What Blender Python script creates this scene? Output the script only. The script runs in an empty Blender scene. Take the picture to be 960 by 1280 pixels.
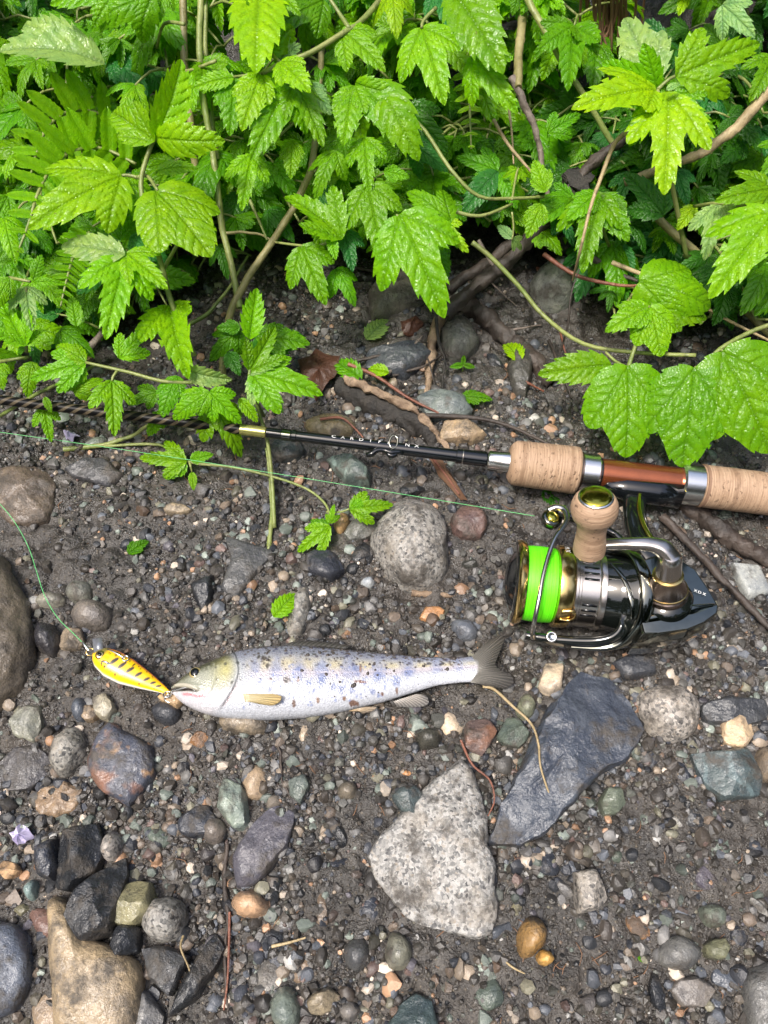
import bpy, bmesh, math, random
import numpy as np
from mathutils import Vector, Matrix, noise, geometry
random.seed(7); RNG = np.random.default_rng(11)
SC = bpy.context.scene
COL = SC.collection
R = math.radians

# ------------------------------------------------------------------ camera, sky, sun, exposure
CAMZ, TILT, FPX = 0.36, 30.0, 960.0
cam_data = bpy.data.cameras.new("camera"); cam = bpy.data.objects.new("camera", cam_data); COL.objects.link(cam)
cam.location = (0, 0, CAMZ); cam.rotation_euler = (R(TILT), 0, 0)
cam_data.sensor_fit = 'HORIZONTAL'; cam_data.sensor_width = 26.0; cam_data.lens = 26.0
cam_data.clip_start = 0.01; cam_data.clip_end = 200.0
SC.camera = cam
SUN_DIR = Vector((-0.30, -0.22, 0.93)).normalized()
sun_data = bpy.data.lights.new("sun", 'SUN'); sun_data.energy = 1.5; sun_data.angle = R(11); sun_data.color = (1.0, 0.96, 0.9)
sun = bpy.data.objects.new("sun", sun_data); COL.objects.link(sun)
sun.rotation_euler = SUN_DIR.to_track_quat('Z', 'Y').to_euler(); sun.location = (0, 0, 5)
W = bpy.data.worlds.new("World"); SC.world = W; W.use_nodes = True
wn = W.node_tree
sky = wn.nodes.new('ShaderNodeTexSky'); sky.sky_type = 'NISHITA'; sky.sun_disc = False
sky.sun_elevation = math.asin(SUN_DIR.z); sky.sun_rotation = math.atan2(SUN_DIR.x, SUN_DIR.y)
sky.air_density = 1.0; sky.dust_density = 5.0; sky.ozone_density = 1.0
wn.links.new(sky.outputs[0], wn.nodes['Background'].inputs[0]); wn.nodes['Background'].inputs[1].default_value = 0.11
SC.view_settings.view_transform = 'Standard'; SC.view_settings.look = 'None'
SC.view_settings.exposure = 1.5; SC.view_settings.gamma = 1.0

# ------------------------------------------------------------------ photo pixel -> point in the place
CT, ST = math.cos(R(TILT)), math.sin(R(TILT))
CAMP = Vector((0, 0, CAMZ))
def ray(u, v):
    a, b = (u-480)/FPX, -(v-640)/FPX
    return Vector((a, b*CT+ST, b*ST-CT))
def at(u, v, z=0.0):
    d = ray(u, v); t = (z-CAMZ)/d.z
    return CAMP + d*t
def project(p):
    q = Vector(p)-CAMP
    dep = q.y*ST - q.z*CT; up = q.y*CT + q.z*ST
    return 480+FPX*q.x/dep, 640-FPX*up/dep

# ------------------------------------------------------------------ noise for numpy
TAB = RNG.random((8, 256, 256))
def vnoise(x, y, k=0):
    x = np.asarray(x, float); y = np.asarray(y, float)
    xi = np.floor(x).astype(int); yi = np.floor(y).astype(int); fx = x-xi; fy = y-yi
    fx = fx*fx*(3-2*fx); fy = fy*fy*(3-2*fy); T = TAB[k % 8]
    g = lambda i, j: T[(xi+i) & 255, (yi+j) & 255]
    return (g(0,0)*(1-fx)+g(1,0)*fx)*(1-fy)+(g(0,1)*(1-fx)+g(1,1)*fx)*fy
def fbm(x, y, k=0, o=4):
    s = 0; a = 1; n = 0
    for i in range(o):
        s = s+a*vnoise(x*2**i+17.3*i, y*2**i+9.1*i, k+i); n += a; a *= .5
    return s/n-.5
def lumps(x, y, k=0):
    xi = np.floor(x).astype(int); yi = np.floor(y).astype(int); best = np.full(np.shape(x), 9.0)
    for i in (-1, 0, 1):
        for j in (-1, 0, 1):
            px = xi+i+TAB[k, (xi+i) & 255, (yi+j) & 255]; py = yi+j+TAB[k+1, (xi+i) & 255, (yi+j) & 255]
            rr = .45+.75*TAB[k+2, (xi+i) & 255, (yi+j) & 255]
            best = np.minimum(best, np.hypot(px-x, py-y)/rr)
    return np.clip(1-best, 0, 1)**.7
def sstep(a, b, x):
    t = np.clip((x-a)/(b-a), 0, 1); return t*t*(3-2*t)
def gbase(x, y):
    bank = .30*sstep(.40, .98, y)*1.25 + .03*sstep(.2, .6, -np.asarray(x))*sstep(.3, .5, y)
    return bank + .010*fbm(np.asarray(x)*9+3, np.asarray(y)*9, 0, 3) + .0045*fbm(np.asarray(x)*40, np.asarray(y)*40+5, 1, 3)
def gheight(x, y):
    x = np.asarray(x, float); y = np.asarray(y, float)
    m = sstep(-.12, .12, fbm(x*14+7, y*14, 5, 2))
    h = gbase(x, y) + .0042*(.35+.65*m)*lumps(x*95, y*95, 2) + .0026*lumps(x*230+4, y*230, 4) + .0016*fbm(x*420, y*420, 3, 3)
    far = np.maximum(np.abs(x), np.abs(y))
    return h + .25*sstep(2, 8, far)*fbm(x*.4, y*.4, 2, 3)
def gz(x, y): return float(gbase(np.array([x]), np.array([y]))[0])
def atg(u, v, dz=0.0):
    z = 0.0
    for _ in range(6):
        p = at(u, v, z+dz); z = gz(p.x, p.y)
    return at(u, v, z+dz)

# ------------------------------------------------------------------ object helpers
def tag(o, label=None, cat=None, group=None, kind=None):
    if label: o['label'] = label
    if cat: o['category'] = cat
    if group: o['group'] = group
    o['kind'] = kind or 'thing'
    return o
def thing(name, loc, label, cat, group=None):
    o = bpy.data.objects.new(name, None); COL.objects.link(o); o.location = loc; o.empty_display_size = .01
    return tag(o, label, cat, group)
def link(name, me, parent=None, basis=None):
    o = bpy.data.objects.new(name, me); COL.objects.link(o)
    if parent is not None:
        o.parent = parent
        if parent.parent is None: o.matrix_parent_inverse = Matrix.Translation(parent.location).inverted()
    if basis is not None: o.matrix_basis = basis
    return o
class MB:
    def __init__(s): s.v = []; s.f = []
    def add(s, v, f):
        k = len(s.v); s.v += [tuple(p) for p in v]; s.f += [tuple(i+k for i in q) for q in f]
    def mesh(s, name, mat, sharp=None, smooth=True):
        me = bpy.data.meshes.new(name); me.from_pydata(s.v, [], s.f); me.update()
        if mat: me.materials.append(mat)
        if smooth:
            me.shade_smooth()
            if sharp: me.set_sharp_from_angle(angle=R(sharp))
        return me
    def build(s, name, mat, parent=None, sharp=None, smooth=True):
        return link(name, s.mesh(name, mat, sharp, smooth), parent)
    def tube(s, pts, rad, n=8, sub=4, flat=1.0):
        pts = [Vector(p) for p in pts]
        if not hasattr(rad, '__len__'): rad = [rad]*len(pts)
        P, Q = [], []
        if sub > 1 and len(pts) > 2:
            for i in range(len(pts)-1):
                p0 = pts[max(i-1, 0)]; p1 = pts[i]; p2 = pts[i+1]; p3 = pts[min(i+2, len(pts)-1)]
                for k in range(sub):
                    t = k/sub
                    P.append(.5*((2*p1)+(p2-p0)*t+(2*p0-5*p1+4*p2-p3)*t*t+(3*p1-p0-3*p2+p3)*t**3)); Q.append(rad[i]*(1-t)+rad[i+1]*t)
            P.append(pts[-1]); Q.append(rad[-1])
        else: P, Q = pts, list(rad)
        V = []; F = []; u = None
        for i, p in enumerate(P):
            d = (P[min(i+1, len(P)-1)]-P[max(i-1, 0)]).normalized()
            if u is None: u = d.orthogonal().normalized()
            u = (u-d*u.dot(d)).normalized(); w = d.cross(u)
            for k in range(n):
                a = 2*math.pi*k/n; V.append(p+(u*math.cos(a)+w*math.sin(a)*flat)*Q[i])
        for i in range(len(P)-1):
            for k in range(n):
                F.append((i*n+k, i*n+(k+1) % n, (i+1)*n+(k+1) % n, (i+1)*n+k))
        F.append(tuple(range(n))[::-1]); F.append(tuple((len(P)-1)*n+k for k in range(n)))
        s.add(V, F)
    def lathe(s, o, d, prof, n=48, e1=None, cap=True):
        o = Vector(o); d = Vector(d).normalized(); e1 = d.orthogonal().normalized() if e1 is None else (e1-d*e1.dot(d)).normalized(); e2 = d.cross(e1)
        V = []; F = []
        for t, r in prof:
            for k in range(n):
                a = 2*math.pi*k/n; V.append(o+d*t+(e1*math.cos(a)+e2*math.sin(a))*max(r, 1e-6))
        for i in range(len(prof)-1):
            for k in range(n): F.append((i*n+k, i*n+(k+1) % n, (i+1)*n+(k+1) % n, (i+1)*n+k))
        if cap: F.append(tuple(range(n))[::-1]); F.append(tuple((len(prof)-1)*n+k for k in range(n)))
        s.add(V, F)
    def box(s, c, ex, ey, ez):
        c = Vector(c); V = [c+ex*a+ey*b+ez*d for a in (-1, 1) for b in (-1, 1) for d in (-1, 1)]
        s.add(V, [(0,1,3,2), (4,6,7,5), (0,4,5,1), (2,3,7,6), (0,2,6,4), (1,5,7,3)])

# ------------------------------------------------------------------ materials
class NT:
    def __init__(s, name):
        s.m = bpy.data.materials.new(name); s.m.use_nodes = True; s.t = s.m.node_tree; s.b = s.t.nodes['Principled BSDF']; s.out = s.t.nodes['Material Output']
    def n(s, typ, ins=None, **kw):
        d = s.t.nodes.new(typ)
        for k, v in kw.items(): setattr(d, k, v)
        for k, v in (ins or {}).items(): s.set(d.inputs[k], v)
        return d
    def set(s, sock, v):
        if hasattr(v, 'is_output') or hasattr(v, 'links'): s.t.links.new(v, sock)
        else:
            if isinstance(v, (tuple, list)) and len(v) == 3 and sock.type == 'RGBA': v = (*v, 1)
            sock.default_value = v
    def P(s, **kw):
        for k, v in kw.items(): s.set(s.b.inputs[k.replace('_', ' ')], v)
    def noise(s, vec, scale, detail=4, rough=.6): return s.n('ShaderNodeTexNoise', {'Vector': vec, 'Scale': scale, 'Detail': detail, 'Roughness': rough}).outputs['Fac']
    def ramp(s, fac, *st):
        d = s.n('ShaderNodeValToRGB', {'Fac': fac}); e = d.color_ramp.elements
        while len(e) < len(st): e.new(.5)
        for i, (p, c) in enumerate(st): e[i].position = p; e[i].color = (*c, 1) if hasattr(c, '__len__') else (c, c, c, 1)
        return d.outputs[0]
    def mix(s, f, a, b, mode='MIX'):
        d = s.n('ShaderNodeMix', data_type='RGBA', blend_type=mode); s.set(d.inputs[0], f); s.set(d.inputs[6], a); s.set(d.inputs[7], b); return d.outputs[2]
    def math(s, op, a, b=0.0):
        d = s.n('ShaderNodeMath', operation=op); s.set(d.inputs[0], a); s.set(d.inputs[1], b); return d.outputs[0]
    def bump(s, h, strength, dist, nrm=None):
        d = s.n('ShaderNodeBump', {'Height': h, 'Strength': strength, 'Distance': dist})
        if nrm: s.set(d.inputs['Normal'], nrm)
        return d.outputs[0]
    def pos(s): return s.n('ShaderNodeNewGeometry').outputs['Position']
    def obj(s): return s.n('ShaderNodeTexCoord').outputs['Object']
def simple(name, col, rough=.4, metal=0.0, coat=0.0, bumpy=None, var=.25, vscale=300):
    k = NT(name); p = k.pos(); f = k.noise(p, vscale)
    c = k.mix(f, tuple(x*(1-var) for x in col), tuple(min(1, x*(1+var)) for x in col))
    k.P(Base_Color=c, Roughness=rough, Metallic=metal, Coat_Weight=coat, Coat_Roughness=.08)
    if bumpy: k.P(Normal=k.bump(k.noise(p, bumpy[0]), bumpy[1], bumpy[2]))
    return k.m
M = {}
def make_mud():
    k = NT('wet_mud'); p = k.pos()
    big = k.noise(p, 9, 3); mid = k.noise(p, 70, 6); fine = k.noise(p, 900, 4)
    c = k.ramp(mid, (.30, (.011, .0103, .0095)), (.5, (.037, .0335, .0295)), (.74, (.084, .077, .068)))
    c = k.mix(k.ramp(big, (.45, 0), (.66, .4)), c, (.075, .061, .048), 'MIX')
    sp = k.n('ShaderNodeTexVoronoi', {'Vector': p, 'Scale': 620}).outputs
    grain = k.ramp(sp['Distance'], (.0, 1), (.42, 0))
    tint = k.ramp(k.n('ShaderNodeSeparateColor', {'Color': sp['Color']}).outputs[0], (.0, (.03, .028, .03)), (.45, (.09, .08, .068)), (.85, (.12, .1, .075)), (.97, (.3, .25, .18)))
    c = k.mix(k.math('MULTIPLY', grain, .65), c, tint)
    k.P(Base_Color=c, Roughness=k.ramp(k.noise(p, 45, 3), (.35, .12), (.65, .5)), Specular_IOR_Level=.5)
    b = k.bump(fine, .7, .0012); b = k.bump(grain, .6, .0008, b); k.P(Normal=k.bump(mid, .5, .003, b))
    return k.m
def make_stone(name, mode='plain'):
    k = NT(name); p = k.pos(); oi = k.n('ShaderNodeObjectInfo')
    off = k.n('ShaderNodeVectorMath', {0: p, 1: (0, 0, 0)}, operation='ADD')
    k.set(off.inputs[1], k.n('ShaderNodeCombineXYZ', {'X': k.math('MULTIPLY', oi.outputs['Random'], 7.0)}).outputs[0])
    q = off.outputs[0]; base = oi.outputs['Color']
    n1 = k.noise(q, 90, 5); n2 = k.noise(q, 480, 4); n3 = k.noise(q, 1500, 2)
    c = k.mix(k.ramp(n1, (.3, 0), (.7, 1)), k.mix(1, base, (.62, .62, .66), 'MULTIPLY'), k.mix(1, base, (1.32, 1.24, 1.12), 'MULTIPLY'))
    c = k.mix(k.ramp(n2, (.56, 0), (.68, .6)), c, k.mix(1, base, (.45, .45, .48), 'MULTIPLY'))
    c = k.mix(k.ramp(n3, (.62, 0), (.7, .5)), c, k.mix(1, base, (1.9, 1.8, 1.6), 'MULTIPLY'))
    if mode == 'granite':
        vo = k.n('ShaderNodeTexVoronoi', {'Vector': k.n('ShaderNodeVectorMath', {0: q, 1: k.n('ShaderNodeVectorMath', {0: k.n('ShaderNodeTexNoise', {'Vector': q, 'Scale': 700.0}).outputs['Color'], 1: (.0016, .0016, .0016)}, operation='MULTIPLY').outputs[0]}, operation='ADD').outputs[0], 'Scale': 820}).outputs['Color']
        g = k.n('ShaderNodeSeparateColor', {'Color': vo}).outputs[0]
        c = k.ramp(k.math('ADD', k.math('MULTIPLY', g, .6), k.math('MULTIPLY', n2, .4)), (.16, (.04, .04, .045)), (.28, (.19, .19, .185)), (.5, (.40, .39, .365)), (.7, (.58, .57, .54)), (.88, (.33, .27, .2)))
        c = k.mix(1, c, k.mix(.5, base, (.8, .8, .8)), 'MULTIPLY'); c = k.mix(k.ramp(n1, (.5, 0), (.66, .55)), c, k.mix(n2, (.12, .105, .085), (.34, .3, .24)))
    if mode == 'vein':
        w = k.n('ShaderNodeTexWave', {'Vector': q, 'Scale': 28, 'Distortion': 9, 'Detail': 4}).outputs['Fac']
        c = k.mix(k.ramp(w, (.86, 0), (.95, .5)), c, k.mix(1, base, (2.2, 2.2, 2.1), 'MULTIPLY'))
    if mode == 'rust':
        c = k.mix(k.ramp(k.noise(q, 38, 4), (.52, 0), (.6, .85)), c, (.21, .105, .065))
        c = k.mix(k.ramp(k.noise(q, 60, 3), (.62, 0), (.68, .8)), c, (.33, .2, .1))
    mud = k.ramp(k.noise(q, 55, 7, .7), (.52, 0), (.63, .9))
    c = k.mix(mud, c, k.mix(n2, (.022, .019, .016), (.085, .072, .057)))
    rr = k.ramp(k.noise(q, 150, 4), (.3, .15 if mode != 'granite' else .42), (.7, .42 if mode != 'granite' else .75))
    k.P(Base_Color=c, Roughness=k.mix(mud, rr, (.7, .7, .7)), Specular_IOR_Level=.55)
    b = k.bump(n3, .35, .0006); b = k.bump(n2, .5, .0012, b); k.P(Normal=k.bump(k.math('ADD', n1, k.math('MULTIPLY', mud, .25)), .5, .003, b))
    return k.m
def make_grain():
    k = NT('gravel_grains'); a = k.n('ShaderNodeAttribute', attribute_name='tint'); p = k.pos()
    c = k.mix(k.noise(p, 700, 3), k.mix(1, a.outputs['Color'], (.7, .7, .7), 'MULTIPLY'), k.mix(1, a.outputs['Color'], (1.35, 1.3, 1.25), 'MULTIPLY'))
    k.P(Base_Color=c, Roughness=.38, Specular_IOR_Level=.5, Normal=k.bump(k.noise(p, 1500, 3), .5, .0006)); return k.m
def make_leaf(name='wet_leaf'):
    k = NT(name); oi = k.n('ShaderNodeObjectInfo'); uv = k.n('ShaderNodeUVMap').outputs[0]; vein = k.n('ShaderNodeAttribute', attribute_name='vein').outputs['Fac']
    base = oi.outputs['Color']
    sh = k.n('ShaderNodeVectorMath', {0: uv}, operation='ADD'); k.set(sh.inputs[1], k.n('ShaderNodeCombineXYZ', {'X': k.math('MULTIPLY', oi.outputs['Random'], 31.0)}).outputs[0]); uvr = sh.outputs[0]
    n1 = k.noise(uvr, 5, 4)
    c = k.mix(k.ramp(n1, (.35, 0), (.7, 1)), k.mix(1, base, (.74, .84, .9), 'MULTIPLY'), k.mix(1, base, (1.25, 1.12, .95), 'MULTIPLY'))
    cell = k.n('ShaderNodeTexVoronoi', {'Vector': uvr, 'Scale': 23}, feature='DISTANCE_TO_EDGE').outputs['Distance']
    cr = k.ramp(cell, (.0, 0), (.12, .6), (.34, 1))
    c = k.mix(k.math('MULTIPLY', k.math('SUBTRACT', 1.0, cr), .35), c, k.mix(1, base, (.62, .72, .7), 'MULTIPLY'))
    c = k.mix(k.math('MULTIPLY', vein, .75), c, k.mix(1, base, (.60, .66, .8), 'MULTIPLY'))
    c = k.mix(k.ramp(k.noise(uvr, 17, 3), (.68, 0), (.72, .55)), c, (.11, .065, .025))
    bm = k.bump(cr, .17, .0010); bm = k.bump(k.noise(uvr, 14, 3), .22, .0014, bm)
    bm = k.bump(k.math('SUBTRACT', 1.0, vein), .5, .0011, bm)
    ro = k.ramp(k.noise(uvr, 9, 3), (.35, .2), (.65, .36))
    k.P(Base_Color=c, Roughness=ro, Normal=bm, Specular_IOR_Level=.3)
    tr = k.n('ShaderNodeBsdfTranslucent', {'Normal': bm}); k.set(tr.inputs['Color'], k.mix(1, c, (1.55, 1.5, .4), 'MULTIPLY'))
    mx = k.n('ShaderNodeMixShader', {0: .42}); k.t.links.new(k.b.outputs[0], mx.inputs[1]); k.t.links.new(tr.outputs[0], mx.inputs[2]); k.t.links.new(mx.outputs[0], k.out.inputs[0])
    return k.m
def make_wood(name, a, b, rough=.6, scale=60):
    k = NT(name); p = k.pos(); n = k.noise(p, scale*4, 5); w = k.noise(p, scale, 4)
    c = k.mix(k.ramp(w, (.35, 0), (.65, 1)), a, b); c = k.mix(k.ramp(n, (.55, 0), (.7, .7)), c, tuple(x*.35 for x in a))
    k.P(Base_Color=c, Roughness=rough, Normal=k.bump(n, .8, .0015)); return k.m
def make_attr(name, rough=.3, coat=0., spec=.5, bumpy=None, metal=0.):
    k = NT(name); a = k.n('ShaderNodeAttribute', attribute_name='tint').outputs['Color']; p = k.pos()
    k.P(Base_Color=a, Roughness=rough, Coat_Weight=coat, Coat_Roughness=.1, Specular_IOR_Level=spec, Metallic=metal)
    if bumpy:
        v = k.n('ShaderNodeTexVoronoi', {'Vector': p, 'Scale': bumpy[0]}).outputs['Distance']; k.P(Normal=k.bump(v, bumpy[1], bumpy[2]))
    return k.m
def make_cork():
    k = NT('cork'); p = k.obj(); tc = k.n('ShaderNodeUVMap').outputs[0]
    # uv: x along the grip, y round it
    mp = k.n('ShaderNodeMapping', {'Vector': tc, 'Scale': (1500, 3.2, 1)}).outputs[0]
    g = k.noise(mp, 1.0, 4); q = k.noise(k.n('ShaderNodeMapping', {'Vector': tc, 'Scale': (120, 14, 1)}).outputs[0], 2.2, 5)
    c = k.mix(k.ramp(g, (.35, 0), (.65, 1)), (.26, .165, .10), (.42, .29, .19))
    c = k.mix(k.ramp(q, (.48, 0), (.75, .5)), c, (.31, .2, .125))
    pit = k.ramp(k.noise(k.n('ShaderNodeMapping', {'Vector': tc, 'Scale': (420, 16, 1)}).outputs[0], 1.6, 4, .7), (.585, 0), (.63, 1))
    pit = k.math('MULTIPLY', pit, k.ramp(k.noise(k.n('ShaderNodeMapping', {'Vector': tc, 'Scale': (75, 3, 1)}).outputs[0], 1.0, 3), (.44, 0), (.58, 1)))
    c = k.mix(pit, c, (.09, .05, .028))
    ring = k.n('ShaderNodeTexWave', {'Vector': tc, 'Scale': 13.0, 'Distortion': .4}, bands_direction='X').outputs['Fac']
    c = k.mix(k.ramp(ring, (.965, 0), (.995, .6)), c, (.2, .12, .07))
    k.P(Base_Color=c, Roughness=.62, Normal=k.bump(k.math('SUBTRACT', g, k.math('MULTIPLY', pit, 2.0)), .5, .0012)); return k.m
def make_weave():
    k = NT('carbon_weave'); uv = k.n('ShaderNodeUVMap').outputs[0]
    w = k.n('ShaderNodeTexWave', {'Vector': k.n('ShaderNodeMapping', {'Vector': uv, 'Scale': (95, 2.0, 1), 'Rotation': (0, 0, 0)}).outputs[0], 'Scale': 1.0, 'Distortion': .3}, bands_direction='DIAGONAL').outputs['Fac']
    c = k.ramp(w, (.62, (.004, .004, .004)), (.78, (.075, .06, .038)))
    k.P(Base_Color=c, Roughness=.4, Specular_IOR_Level=.12); return k.m
def build_mats():
    M['mud'] = make_mud(); M['stone'] = make_stone('wet_stone'); M['granite'] = make_stone('speckled_granite', 'granite')
    M['vein'] = make_stone('veined_slate', 'vein'); M['rust'] = make_stone('rusty_slate', 'rust'); M['grain'] = make_grain(); M['leaf'] = make_leaf()
    M['stem'] = make_wood('green_stem', (.12, .17, .035), (.24, .26, .085), .45, 40); M['tanstem'] = make_wood('tan_stem', (.15, .135, .05), (.29, .25, .11), .5, 50)
    M['bark'] = make_wood('dark_bark', (.022, .017, .014), (.058, .043, .034), .6, 60); M['twig'] = make_wood('grey_twig', (.11, .085, .07), (.22, .18, .15), .6, 70)
    M['redtwig'] = make_wood('red_twig', (.12, .04, .025), (.21, .08, .045), .5, 70); M['straw'] = make_wood('dry_straw', (.24, .18, .09), (.40, .31, .17), .55, 60)
    M['char'] = make_wood('charred_wood', (.012, .011, .010), (.03, .025, .02), .7, 120); M['palewood'] = make_wood('broken_wood', (.12, .078, .048), (.30, .215, .14), .65, 120)
    M['cork'] = make_cork(); M['weave'] = make_weave()
    M['black'] = simple('black_lacquer', (.004, .005, .006), .12, 0, .3); M['gun'] = simple('smoked_chrome', (.165, .17, .145), .1, 1.0, .3)
    M['rotor'] = simple('black_gloss_rotor', (.006, .008, .007), .06, .15, .6); M['silver'] = simple('brushed_silver', (.72, .71, .68), .24, 1.0, var=.06)
    M['satin'] = simple('champagne_metal', (.5, .46, .42), .26, 1.0, var=.06)
    M['gold'] = simple('gold_metal', (.72, .52, .2), .2, 1.0, var=.08); M['bronze'] = simple('bronze_metal', (.3, .23, .19), .25, 1.0, var=.08)
    M['capgold'] = simple('olive_gold_cap', (.55, .46, .05), .16, 1.0, .5); M['copper'] = simple('copper_lacquer', (.30, .085, .032), .22, .75, .5, var=.35, vscale=90)
    M['olive'] = simple('olive_ring', (.34, .33, .1), .25, .7, .5); M['white'] = simple('white_print', (.75, .75, .72), .5)
    k = NT('green_braid'); uv = k.n('ShaderNodeUVMap').outputs[0]
    w = k.noise(k.n('ShaderNodeMapping', {'Vector': uv, 'Scale': (1700, 1.5, 1)}).outputs[0], 1, 3)
    k.P(Base_Color=k.mix(k.ramp(w, (.35, 0), (.65, 1)), (.07, .62, .0), (.16, .95, .01)), Roughness=.5, Normal=k.bump(w, .5, .0006)); M['braid'] = k.m
    M['line'] = simple('green_line', (.10, .42, .14), .35); k = NT('clear_plastic'); k.P(Base_Color=(.85, .88, .9), Roughness=.06, Transmission_Weight=.85, IOR=1.45); M['clear'] = k.m
    M['trout'] = make_attr('trout_skin', .27, .25, .6, (1300, .5, .0005)); M['fin'] = make_attr('fin_membrane', .35, .3); M['lure'] = make_attr('lure_paint', .22, .9)
    M['deadleaf'] = simple('dead_leaf', (.055, .022, .012), .5, bumpy=(300, .6, .002)); M['petal'] = simple('pale_petal', (.55, .5, .72), .5)
    M['rootfibre'] = simple('root_fibres', (.16, .085, .045), .7)
build_mats()

# ------------------------------------------------------------------ the ground
def axis_coords(a, b, step, far):
    core = list(np.arange(a, b+step/2, step)); lo = []; hi = []; d = step*1.6; x = a
    while x > -far: x -= d; lo.append(x); d *= 1.32
    d = step*1.6; x = core[-1]
    while x < far: x += d; hi.append(x); d *= 1.32
    return np.array(lo[::-1]+core+hi)
def build_ground():
    xs = axis_coords(-.42, .42, .0015, 14); ys = axis_coords(-.12, .60, .0015, 14); nx, ny = len(xs), len(ys)
    X, Y = np.meshgrid(xs, ys); Z = gheight(X, Y)
    co = np.stack([X, Y, Z], -1).reshape(-1, 3)
    i = (np.arange(ny-1)[:, None]*nx+np.arange(nx-1)[None]).ravel()
    f = np.stack([i, i+1, i+nx+1, i+nx], -1)
    me = np_mesh('muddy_ground', co, f); me.materials.append(M['mud']); me.shade_smooth()
    tag(link('muddy_ground', me), 'dark wet stony mud of the stream bank', None, None, 'structure')
def np_mesh(name, co, faces, tint=None):
    me = bpy.data.meshes.new(name); k = faces.shape[1]; n = len(faces)
    me.vertices.add(len(co)); me.vertices.foreach_set('co', np.ascontiguousarray(co, np.float32).ravel())
    me.loops.add(n*k); me.loops.foreach_set('vertex_index', np.ascontiguousarray(faces, np.int32).ravel())
    me.polygons.add(n); me.polygons.foreach_set('loop_start', np.arange(0, n*k, k, dtype=np.int32)); me.update(calc_edges=True)
    if tint is not None:
        a = me.attributes.new('tint', 'FLOAT_COLOR', 'POINT'); t = np.ones((len(co), 4), np.float32); t[:, :3] = tint; a.data.foreach_set('color', t.ravel())
    return me
build_ground()

# ------------------------------------------------------------------ stones
C = dict(slate=(.034, .040, .054), black=(.022, .025, .030), bluegrey=(.085, .10, .125), grey=(.13, .13, .128), green=(.105, .135, .115), palegreen=(.2, .25, .215),
         tan=(.27, .21, .145), cream=(.52, .44, .34), orange=(.36, .19, .085), brown=(.13, .098, .07), red=(.135, .085, .072), pale=(.33, .335, .32), ochre=(.36, .215, .075), purple=(.085, .08, .10), olive=(.17, .165, .11))
OCC = []        # what already lies where, in photo pixels
STONES = []     # (u, v, short noun phrase) for telling pebbles where they lie
def smooth_poly(pts, n, sharp):
    pts = [Vector(p) for p in pts]; k = len(pts); out = []
    for i in range(k):
        p0, p1, p2, p3 = pts[i-1], pts[i], pts[(i+1) % k], pts[(i+2) % k]
        for t in np.linspace(0, 1, 10, endpoint=False):
            cr = .5*((2*p1)+(p2-p0)*t+(2*p0-5*p1+4*p2-p3)*t*t+(3*p1-p0-3*p2+p3)*t**3); out.append(cr.lerp(p1.lerp(p2, t), sharp))
    d = [0]
    for i in range(len(out)): d.append(d[-1]+(out[(i+1) % len(out)]-out[i]).length)
    xs = [p.x for p in out]+[out[0].x]; ys = [p.y for p in out]+[out[0].y]; s = np.linspace(0, d[-1], n, endpoint=False)
    return np.stack([np.interp(s, d, xs), np.interp(s, d, ys)], -1)
def stone(label, poly, h, col, mat='stone', flat=2.2, rough=1.0, facets=0, sharp=.3, name='stone', group=None, sink=.003, tiltx=0., tilty=0.):
    rnd = random.Random(hash(label) % 9999 if False else sum(map(ord, label)))
    us = [p[0] for p in poly]; vs = [p[1] for p in poly]; ext = max(max(us)-min(us), max(vs)-min(vs))
    n = int(min(96, max(26, ext*.75))); K = int(min(26, max(8, ext*.17)))
    h = h*.001
    wp = [atg(u, v, h*.25) for u, v in poly]
    ring = smooth_poly([(p.x, p.y, 0) for p in wp], n, sharp); c = ring.mean(0); zg = gz(*c)
    size = np.abs(ring-c).max()
    rel = ring-c
    planes = []
    for i in range(facets):
        a = rnd.uniform(0, 6.28); sl = rnd.uniform(.1, .7); planes.append((math.cos(a)*sl*h/size, math.sin(a)*sl*h/size, h*rnd.uniform(.86, 1.1)))
    V = []; F = []
    levels = [(.80, -sink-.006), (.96, -sink-.002)]
    for i in range(K): 
        a = (i/(K-1))*math.pi/2; levels.append((max(math.cos(a), 0)**(2/flat), math.sin(a)**(2/flat)*h))
    sd = rnd.uniform(0, 90)
    for rf, hh in levels:
        for q in rel:
            x, y = q*rf; z = hh
            for px, py, pz in planes: z = min(z, max(pz-px*x-py*y, .1*h)) if z > 0 else z
            z += (tiltx*x+tilty*y)*(1 if hh > 0 else 0)
            p = Vector((x/size*1.3+sd, y/size*1.3, z/size*1.3)); nv = noise.turbulence_vector(p*1.7, 4, False)
            a = .10*rough*size*(1 if hh > -.002 else .3); fine = noise.noise(p*13)*.018*rough*size
            lim = min(1, .35+h/size)
            V.append((x+nv.x*a*.6, y+nv.y*a*.6, z+nv.z*a*.55*lim+fine*lim))
    m = len(levels)
    for i in range(m-1):
        for k in range(n): F.append((i*n+k, i*n+(k+1) % n, (i+1)*n+(k+1) % n, (i+1)*n+k))
    F.append(tuple(range(n))[::-1])
    b = MB(); b.add(V[:(m-1)*n]+[tuple(np.mean(V[(m-1)*n:], 0))], [f for f in F[:(m-2)*n]]+[(*[(m-2)*n+k, (m-2)*n+(k+1) % n], (m-1)*n) for k in range(n)]+[F[-1]])
    me = b.mesh(name, M[mat], 38 if facets else None)
    o = link(name, me); o.location = (c[0], c[1], zg+.0018); o.color = (*(np.array(C[col] if isinstance(col, str) else col)*rnd.uniform(.8, .98)), 1)
    tag(o, label, 'stone', group); OCC.append((np.mean(us), np.mean(vs), (max(us)-min(us))*.45, (max(vs)-min(vs))*.45))
    return o
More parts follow.
